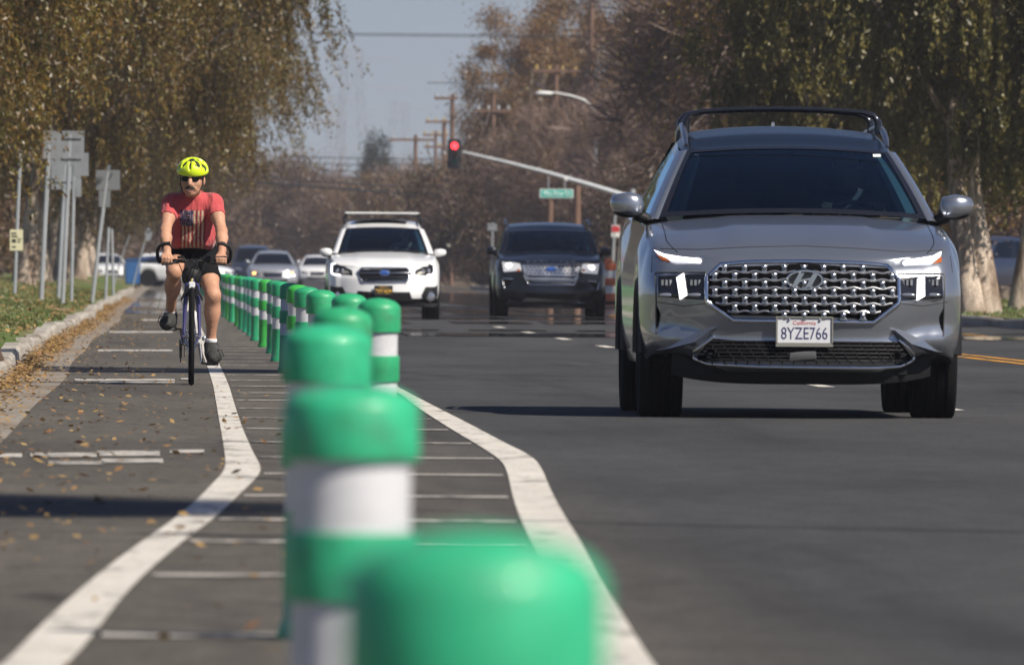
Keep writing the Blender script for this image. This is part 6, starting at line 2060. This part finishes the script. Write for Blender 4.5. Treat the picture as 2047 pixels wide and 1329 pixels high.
for i, (x, y) in enumerate([(27, 408), (30, 410), (33, 405), (24.5, 415), (36, 400), (20.5, 450)]):
    tree('scrub', 5 + i % 2, x, y, .1, .8, "%s low bush behind the vehicles parked at the right" % ORD[i], group="bushes behind the right parked vehicles", name="bush")
# two palms added out of frame, shaped to throw shadow bands on the cycle lane
def palm(x, y, h, label):
    e = empty("shadow_palm", (x, y, .1), 0, label, "tree", "unseen palms added for their shadows")
    mb = MB(); mb.tube([(0, 0, -.1), (.05, 0, h * .3), (.02, .03, h * .7), (0, 0, h)], [.12, .06, .05, .06], 12); mb.build("trunk", BARKD, e, smooth=True)
    r = np.random.default_rng(5); V = []
    for k in range(150):
        a = r.uniform(0, 6.28); el = r.uniform(-1.1, 1.2)
        d = np.array((math.cos(a) * math.cos(el), math.sin(a) * math.cos(el), math.sin(el)))
        o = np.array((0, 0, h)); c = o + d * 1.45
        sd = nrm(np.cross(d, (0, 0, 1.))[None])[0]
        for j in range(11):
            b = (j - 5) / 5 * 1.1
            f = nrm((d * math.cos(b) + sd * math.sin(b) + (0, 0, -.1))[None])[0]
            w = np.cross(f, d + (0, 0, .3)) * .0 + nrm(np.cross(f, (0.2, .1, 1.))[None])[0] * .03
            V += [c - w, c + w, c + f * 1.15 + w * .3, c + f * 1.15 - w * .3]
        V += [o - sd * .02, o + sd * .02, c + sd * .015, c - sd * .015]
    mesh_np("crown", np.array(V), np.arange(len(V)).reshape(-1, 4), LEAF_OLIVE, e)
# ================================================================== STREET FURNITURE, POLES, SIGNS
MAT_GALV = M("galvanised steel", (0.40, 0.42, 0.44), 0.5, metal=.35, noise=[((6, 6, 2), .12)])
MAT_ALU = M("sign back aluminium", (0.26, 0.27, 0.285), 0.5, metal=.3, noise=[((4, 4, 4), .16), ((1.5, 1.5, 3), .6, (.20, .19, .18), (.55, .72))])
MAT_WOODP = M("brown pole wood", (0.15, 0.085, 0.055), 0.9, noise=[((10, 10, .8), .3)])
MAT_NOTICE = M("pale yellow paper", (0.62, 0.58, 0.38), 0.8)
MAT_INK = M("black ink", (.04, .04, .04), .7)
MAT_SIGNG = M("street sign green", (0.015, 0.42, 0.33), 0.45)
MAT_SIGNW = M("sign white", (0.70, 0.70, 0.68), 0.5)
MAT_SIGNR = M("sign red", (0.50, 0.03, 0.04), 0.5)
MAT_SIGBLK = M("signal black", (0.012, 0.013, 0.015), 0.6)
MAT_REDLT = M("lit red signal", (.8, .02, .02), .4, emit=4.0, ecol=(1, .03, .04))
MAT_GRNLT = M("unlit green lens", (0.010, 0.12, 0.075), 0.25)
MAT_AMBLT = M("unlit amber lens", (0.10, 0.035, 0.01), 0.3)
MAT_BIN = M("blue bin plastic", (0.025, 0.11, 0.30), 0.5, noise=[((4, 4, 4), .1)])
MAT_ORANGE = M("orange plastic", (0.62, 0.13, 0.03), 0.5)
MAT_CABLE = M("black cable", (0.02, 0.02, 0.022), 0.7)
MAT_INSUL = M("yellow insulator", (0.50, 0.36, 0.10), 0.35)
MAT_PYL = M("pylon steel", (0.36, 0.36, 0.38), 0.6, metal=.3)

def post_between(a, b, w, name, label, cat, group=None):
    """steel sign post from a (ground) to b"""
    e = empty(name, a, 0, label, cat, group)
    d = Vector(b) - Vector(a)
    mb = MB(); mb.tube([Vector((0, 0, -.25)), d * .5, d], w / 2, 6); mb.build("pole", MAT_GALV, e)
    return e, d
def panel(e, px0, py0, px1, py1, Y, mat, th=.012, dy=-.03, name="panel", shape=None):
    a = at(px0, py0, Y); b = at(px1, py1, Y)
    o = e.location
    c = (a + b) / 2 - o
    mb = MB()
    w, h = abs(b.x - a.x), abs(a.z - b.z)
    if shape == 'octagon':
        k = .29
        pl = [(-.5 + k, -.5), (.5 - k, -.5), (.5, -.5 + k), (.5, .5 - k), (.5 - k, .5), (-.5 + k, .5), (-.5, .5 - k), (-.5, -.5 + k)]
    elif shape == 'diamond': pl = [(0, -.5), (.5, 0), (0, .5), (-.5, 0)]
    else: pl = [(-.5, -.5), (.5, -.5), (.5, .5), (-.5, .5)]
    mb.prism([(c.x + p[0] * w, c.z + p[1] * h) for p in pl], c.y + dy, c.y + dy + th)
    if mat in (MAT_ALU,) and w > .3:
        for zz in (-.3, .3):
            mb.box((c.x, c.y + dy - .012, c.z + zz * h), (w * .8, .02, .035))
            for xx in (-.12, .12): mb.ball((c.x + xx * w, c.y + dy - .026, c.z + zz * h), .014, 6, 4)
    return mb.build(name, mat, e)

Ys = 208.0
def base_at(px, py, Y):
    p = at(px, py, Y); p.z = max(verge_z(p.x, Y) - .02, 0); return p
# yellow notice on a thin post
e, d = post_between(base_at(28, 589, 215), at(39, 300, 215), .06, "notice_post", "thin grey post carrying a pale yellow paper notice by the pale trunk", "sign post")
n = panel(e, 19, 459, 45, 501, 215, MAT_NOTICE, name="notice")
for (x0, y0, x1, y1) in ((22, 465, 32, 468), (22, 471, 34, 474), (23, 478, 31, 485), (34, 477, 42, 479), (34, 482, 40, 484), (23, 492, 31, 495)):
    panel(e, x0, y0, x1, y1, 215, MAT_INK, th=.004, dy=-.036, name="print").parent = n
# bare sign backs
e, d = post_between(base_at(81, 602, Ys), at(96, 290, Ys), .078, "sign_post", "tall bare grey post left of the large sign backs", "sign post", "grey sign posts on the left lawn")
panel(e, 84, 262, 118, 318, Ys, MAT_ALU)
e, d = post_between(base_at(115, 581, 226), at(131, 300, 226), .07, "sign_post", "thinner grey post just left of the pair carrying the wide sign back", "sign post", "grey sign posts on the left lawn")
panel(e, 100, 296, 160, 379, 226, MAT_ALU)
e, d = post_between(base_at(124, 602, Ys), at(139, 270, Ys), .07, "sign_post", "front grey post crossing the wide sign back", "sign post", "grey sign posts on the left lawn")
panel(e, 118, 262, 166, 330, Ys, MAT_ALU)
e, d = post_between(base_at(142, 585, 222), at(147, 300, 222), .06, "sign_post", "short grey post with small square sign back right of the wide one", "sign post", "grey sign posts on the left lawn")
panel(e, 148, 358, 161, 394, 222, MAT_ALU); panel(e, 146, 306, 175, 352, 222, MAT_ALU, name="upper_panel")
e, d = post_between(base_at(181, 578, 240), at(216, 330, 240), .075, "sign_post", "leaning dark post with two shaded grey sign backs", "sign post", "grey sign posts on the left lawn")
mD = M("shade-toned sign back", (0.17, 0.18, 0.19), 0.6, metal=.2)  # darker copy of the sign-back metal, shade put into its colour
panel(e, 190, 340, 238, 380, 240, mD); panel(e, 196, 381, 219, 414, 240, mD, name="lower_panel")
for (a, b, Y, lab) in (((210, 573), (216, 455), 262, "thin short grey post in front of the beige trunks"), ((227, 564), (222, 458), 290, "farthest thin grey post before the blue bin")):
    e, d = post_between(base_at(*a, Y), at(*b, Y), .06, "sign_post", lab, "sign post", "grey sign posts on the left lawn")
e, d = post_between(base_at(262, 560, 400) * Vector((1, 1, 1)) if False else Vector((-1.9, 400, .15)), at(258, 470, 400), .05, "sign_post", "pale thin post beside the blue bin", "sign post", "grey sign posts on the left lawn")
e, d = post_between(Vector((-.95 - .4, 430, .15)), at(297, 455, 430), .05, "lollipop_sign", "small pale octagonal sign back behind the bin", "sign")
panel(e, 289, 456, 304, 482, 430, MAT_ALU, shape='octagon')
# blue bin
e = empty("wheelie_bin", (-1.42, 470, .10), 0, "blue wheeled bin standing on the verge before the white car", "bin")
mb = MB(); mb.box((0, 0, .52), (.52, .58, .88), taper=1.12); mb.build("body", MAT_BIN, e, bevel=.03, smooth=True)
mb = MB(); mb.box((0, -.02, 1.0), (.62, .68, .07)); mb.box((0, .33, 1.0), (.5, .06, .05)); mb.build("lid", MAT_BIN, e, bevel=.02)
for s in (-1, 1):
    mb = MB(); mb.lathe([(.10, -.03), (.12, -.02), (.12, .02), (.10, .03)], (s * .24, .27, .12), 'x', 16); mb.build("wheel", MAT_TYRE, e, smooth=True)
# broken kerb block / root beside the gutter
# ---- traffic signal on its arm
YS_ = 560.0
tip = at(922, 304, YS_); joint = at(1262, 396, YS_)
e = empty("traffic_signal", (joint.x, YS_, 0), 0, "traffic signal showing red at the end of a long grey mast arm", "traffic signal")
o = e.location
mb = MB(); mb.tube([Vector((0, 0, 0)), Vector((0, 0, joint.z + .4))], [.17, .13], 14); mb.tube([Vector((0, 0, 0)), Vector((0, 0, .25))], .28, 12); mb.build("mast", MAT_GALV, e, smooth=True)
mb = MB()
pp = [joint.lerp(tip, t) + Vector((0, 0, .10 * math.sin(math.pi * t))) - o for t in (0, .25, .5, .75, 1)]
mb.tube(pp, [.14, .12, .10, .08, .06], 10); mb.build("arm", MAT_GALV, e, smooth=True)
hcx = at(906, 308, YS_) - o
mb = MB(); mb.box(hcx + Vector((0, .14, 0)), (.42, .25, 1.14)); mb.box(hcx + Vector((.22, .2, .2)), (.12, .08, .1)); mb.box(hcx + Vector((0, .14, .62)), (.1, .1, .12))
hd = mb.build("signal_head", MAT_SIGBLK, e, bevel=.03)
mb = MB(); mb.prism([(hcx.x - .30, hcx.z - .66), (hcx.x + .30, hcx.z - .66), (hcx.x + .30, hcx.z + .66), (hcx.x - .30, hcx.z + .66)], hcx.y + .20, hcx.y + .22); mb.build("backplate", MAT_SIGBLK, hd)
for dz, mt, nm in ((.36, MAT_REDLT, "red_light"), (0, MAT_AMBLT, "amber_light"), (-.36, MAT_GRNLT, "green_light")):
    mb = MB(); mb.ball(hcx + Vector((0, .015, dz)), (.155, .05, .155), 18, 8); l = mb.build(nm, mt, hd, smooth=True)
    mb = MB(); n = 12
    V = []
    for k in range(n + 1):
        a = math.pi * (k / n) * 1.2 - .1 * math.pi
        p = hcx + Vector((.175 * math.cos(a), 0, dz + .175 * math.sin(a)))
        V += [p, p + Vector((0, -.20, 0))]
    mb.add(V, [(2 * k, 2 * k + 2, 2 * k + 3, 2 * k + 1) for k in range(n)]); mb.build("visor", MAT_SIGBLK, l, smooth=True)
# street name sign hung below the arm
a = at(1077, 378, YS_); b = at(1144, 396, YS_)
e2 = empty("street_sign", ((a.x + b.x) / 2, YS_ - .12, (a.z + b.z) / 2), 0, "green street name sign with white letters hanging under the mast arm", "street sign")
w = b.x - a.x; h = a.z - b.z
mb = MB(); mb.box((0, 0, 0), (w, .012, h)); mb.build("panel", MAT_SIGNW, e2, bevel=.004)
mb = MB(); mb.box((0, -.009, 0), (w - .09, .004, h - .07)); mb.build("face", MAT_SIGNG, e2)
text_mesh("street_name", "Wardlow Rd", h * .52, MAT_SIGNW, e2, (0, -.0135, 0), width=w * .82, bold=.012)
for px in (1094, 1127):
    q = at(px, 378, YS_); t = (px - 922) / (1262 - 922); top = tip.lerp(joint, t)
    mb = MB(); mb.tube([Vector((q.x, YS_ - .12, q.z)) - e2.location, Vector((q.x, YS_ - .12, top.z - .05)) - e2.location], .025, 6); mb.build("hanger", MAT_GALV, e2)
mb = MB(); q = tip.lerp(joint, (1129 - 922) / 340.) ; mb.box(q + Vector((0, -.12, .05)) - e2.location, (.16, .10, .16)); mb.build("clamp", MAT_SIGNW, e2, bevel=.02)
# short signal-side posts near the SUV: red sign, white sign, orange barrels
e, d = post_between(Vector(((1222 - VX) / 60., FPX / 60., 0)), at(1228, 430, FPX / 60.), .09, "red_sign", "small red and white sign on a post left of the silver SUV", "sign")
panel(e, 1221, 450, 1238, 474, FPX / 60., MAT_SIGNW); panel(e, 1222, 452, 1237, 464, FPX / 60., MAT_SIGNR, th=.004, dy=-.04, name="red_face")
e, d = post_between(Vector(((983 - VX) / 50., FPX / 50., 0)), at(983, 446, FPX / 50.), .07, "white_sign", "small white rectangular sign left of the dark SUV's mirror", "sign")
panel(e, 973, 447, 992, 462, FPX / 50., MAT_ALU)
for i, (px, S, l) in enumerate(((1217, 80., "orange and white striped barrel partly hidden by the silver SUV"), )):
    e = empty("traffic_barrel", ((px - VX) / S, FPX / S, 0), 0, l, "barrel", "orange road work barrels")
    for k in range(5):
        mb = MB(); r = .29 - .016 * k; z = .06 + .19 * k
        mb.lathe([(r, z), (r * .985, z + .17), (r * .93, z + .19)], n=20); mb.build("stripe", MAT_ORANGE if k % 2 == 0 else MAT_SIGNW, e, smooth=True)
    mb = MB(); mb.lathe([(.36, 0), (.36, .05), (.3, .06)], n=20); mb.build("base", MAT_TYRE, e)
    mb = MB(); mb.tube([(-.1, 0, 1.0), (-.08, 0, 1.07), (.08, 0, 1.07), (.1, 0, 1.0)], .02, 6); mb.build("handle", MAT_ORANGE, e)

# ---- wooden utility poles with cross arms
def utility(px, pyt, Y, r, arms, label, insul=False, pyb=None):
    t = at(px, pyt, Y)
    e = empty("utility_pole", (t.x, Y, 0), 0, label, "utility pole", "wooden utility poles")
    mb = MB(); mb.tube([(0, 0, -.3), (0, 0, t.z * .5), (0, 0, t.z)], [r * 1.25, r * 1.1, r * .85], 12); mb.build("pole", MAT_WOODP, e, smooth=True)
    for (dz, x0, x1) in arms:
        mb = MB(); mb.box(((x0 + x1) / 2, -r, t.z - dz), (x1 - x0, .12, .14)); ar = mb.build("crossarm", [MAT_WOODP, MAT_INSUL if insul else MAT_GALV], e) if False else None
        mb.cur = 1
        for k in range(4):
            x = lerp(x0, x1, (k + .3) / 3.6)
            mb.lathe([(.05, 0), (.085, .05), (.05, .1), (.07, .15), (.03, .2)], (x, -r, t.z - dz + .07), 'z', 8)
        mb.build("crossarm", [MAT_WOODP, MAT_INSUL if insul else MAT_GALV], e)
    return e, t
POLES = []
for a in ((1178, -22, 640, .15, [(.5, -1.6, 1.4)], "tall brown pole with one crossarm at the top of the picture", False),
          (901, 188, 690, .14, [(.25, -1.0, .3), (3.4, -.6, 1.3)], "wooden pole with crossarm rising above the red signal", False),
          (885, 238, 800, .16, [(.2, -1.2, .6), (1.8, -1.3, 1.5)], "wooden pole just left of the taller one above the signal", True),
          (868, 262, 880, .12, [(.3, -.9, .9)], "third wooden pole left of the signal", True),
          (828, 270, 760, .13, [(.3, -1.6, 1.2)], "leftmost wooden pole against the sky", False),
          (1108, 130, 640, .13, [(.3, -1.2, 1.2)], "reddish pole with yellow insulators above the curved lamp", True),
          (1040, 178, 660, .13, [(.2, -1.2, 1.1)], "reddish pole with yellow insulators among the gum leaves", True),
          (983, 190, 630, .13, [(.8, -.9, .9)], "brown pole standing inside the left gum tree", False),
          (1152, 372, 470, .14, [], "brown pole rising just right of the street name sign", False),
          (1098, 400, 500, .13, [], "brown pole directly below the street name sign", False)):
    POLES.append(utility(*a[:6], insul=a[6]))
# ---- cobra-head street lamp
Yl = 585.
p0 = at(1188, 205, Yl)
e = empty("street_lamp", (p0.x + .0, Yl, 0), 0, "street lamp with curved grey arm and pale head over the right trees", "street lamp")
mb = MB(); mb.tube([(0, 0, 0), (0, 0, p0.z - .4)], [.12, .08], 12); mb.build("pole", MAT_GALV, e, smooth=True)
mb = MB(); pts = [Vector((0, 0, p0.z - .4))] + [at(x, y, Yl) - Vector((p0.x, Yl, 0)) for x, y in ((1165, 200), (1140, 192), (1110, 186), (1092, 185))]
mb.tube(pts, [.06, .055, .05, .045, .04], 8); mb.build("arm", MAT_SIGNW, e, smooth=True)
q = at(1084, 187, Yl) - Vector((p0.x, Yl, 0)); mb = MB(); mb.ball(q, (.42, .17, .11), 14, 8); mb.build("lamp_head", MAT_SIGNW, e, smooth=True)
# ---- wires: each spans real ends left and right of the road
def wire(name, a, b, r, sag, label, group="overhead wires across the road"):
    pts = []
    for i in range(25):
        t = i / 24; p = a.lerp(b, t); p.z -= sag * 4 * t * (1 - t); pts.append(p)
    mb = MB(); mb.tube(pts, r, 5)
    return tag(mb.build(name, MAT_CABLE, None, smooth=True), label, "wire", group)
wire("overhead_wire", at(300, 62, 540), at(1700, 74, 540), .018, .05, "grey wire crossing the upper sky between the tree masses, nearest the top")
wire("overhead_wire", at(300, 66, 545), at(1700, 78, 545), .016, .05, "second grey wire running just under the top one")
wire("overhead_wire", at(850, 166, 660), at(1500, 160, 660), .022, .05, "grey wire crossing the gum trees at crossarm height")
wire("overhead_wire", at(300, 345, 620), at(1000, 400, 620), .065, .06, "dark sloping cable low over the far road, the lower one")
wire("overhead_wire", at(300, 338, 640), at(1000, 385, 640), .042, .06, "dark sloping cable low over the far road, the upper one")
for i in range(4):
    wire("overhead_wire", at(560, 312 + 14 * i, 900), at(930, 318 + 11 * i, 880), .034, .08, "%s of the stacked wires low in the sky gap, from the top" % ORD[i], "stacked wires in the sky gap")
# ---- lattice pylons, pale with distance
def pylon(px, pyt, Y, wb, wt, label):
    t = at(px, pyt, Y); h = t.z
    e = empty("pylon", (t.x, Y, 0), .35, label, "pylon", "lattice pylons")
    mb = MB(); n = 9
    def c(k, s): w = lerp(wb, wt, min(1, k / n * 1.15)) / 2; return [Vector((sx * w, sy * w, h * k / n)) for sx, sy in ((-1, -1), (1, -1), (1, 1), (-1, 1))]
    for k in range(n):
        A, B = c(k, 0), c(k + 1, 0)
        for i in range(4):
            j = (i + 1) % 4
            mb.tube([A[i], B[i]], .06, 4, False); mb.tube([A[i], B[j]], .032, 4, False); mb.tube([A[j], B[i]], .032, 4, False); mb.tube([B[i], B[j]], .03, 4, False)
    mb.build("lattice", MAT_PYL, e)
    for f in (.70, .83, .96):
        mb = MB(); w = wb * (1.5 if f < .9 else 1.2)
        mb.tube([(-w, 0, h * f), (0, 0, h * f + .8), (w, 0, h * f)], .045, 4, False); mb.tube([(-w, 0, h * f), (w, 0, h * f)], .045, 4, False)
        mb.build("crossarm", MAT_PYL, e)
pylon(700, 100, 2300, 7.5, 3.0, "tall pale lattice pylon nearest the left trees' edge")
pylon(795, 205, 2900, 7.0, 3.2, "smaller pale lattice pylon mid sky")
pylon(668, 190, 2600, 6.0, 2.6, "pale lattice pylon half behind the left tree edge")
palm(13.6, 31.0, 20.0, "fan palm beside the near road, its crown shading the cycle lane in front")
palm(13.4, 89.0, 18.5, "fan palm further along, its crown shading the lane by the cyclist")
wire("overhead_wire", Vector((-6, 80.5, 9)), Vector((16, 80.5, 9.5)), .05, .1, "cable over the road whose thin shadow lies under the cyclist's wheel")
# black root hump against the kerb at the left edge
mb = MB()
mb.tube([(-1.34, 95, -.02), (-1.30, 92.5, .10), (-1.33, 90.5, .17), (-1.45, 88.5, .22), (-1.7, 86, .24)], [.05, .09, .12, .13, .14], 10)
tag(mb.build("tree_root", BARKD, smooth=True), "dark tree root humped over the kerb at the left edge", "root")
# ---- air
HZ = M("haze", (0.5, 0.5, 0.5))
nt = HZ.node_tree; nt.nodes.clear()
out = nt.nodes.new("ShaderNodeOutputMaterial"); vol = nt.nodes.new("ShaderNodeVolumePrincipled")
vol.inputs["Color"].default_value = (0.84, 0.84, 0.94, 1); vol.inputs["Density"].default_value = 0.00018; vol.inputs["Anisotropy"].default_value = 0.2
nt.links.new(vol.outputs[0], out.inputs["Volume"])
mb = MB(); mb.box((100, 1600, 29), (2600, 3400, 62)); hz = mb.build("haze", HZ)
tag(hz, kind='stuff')
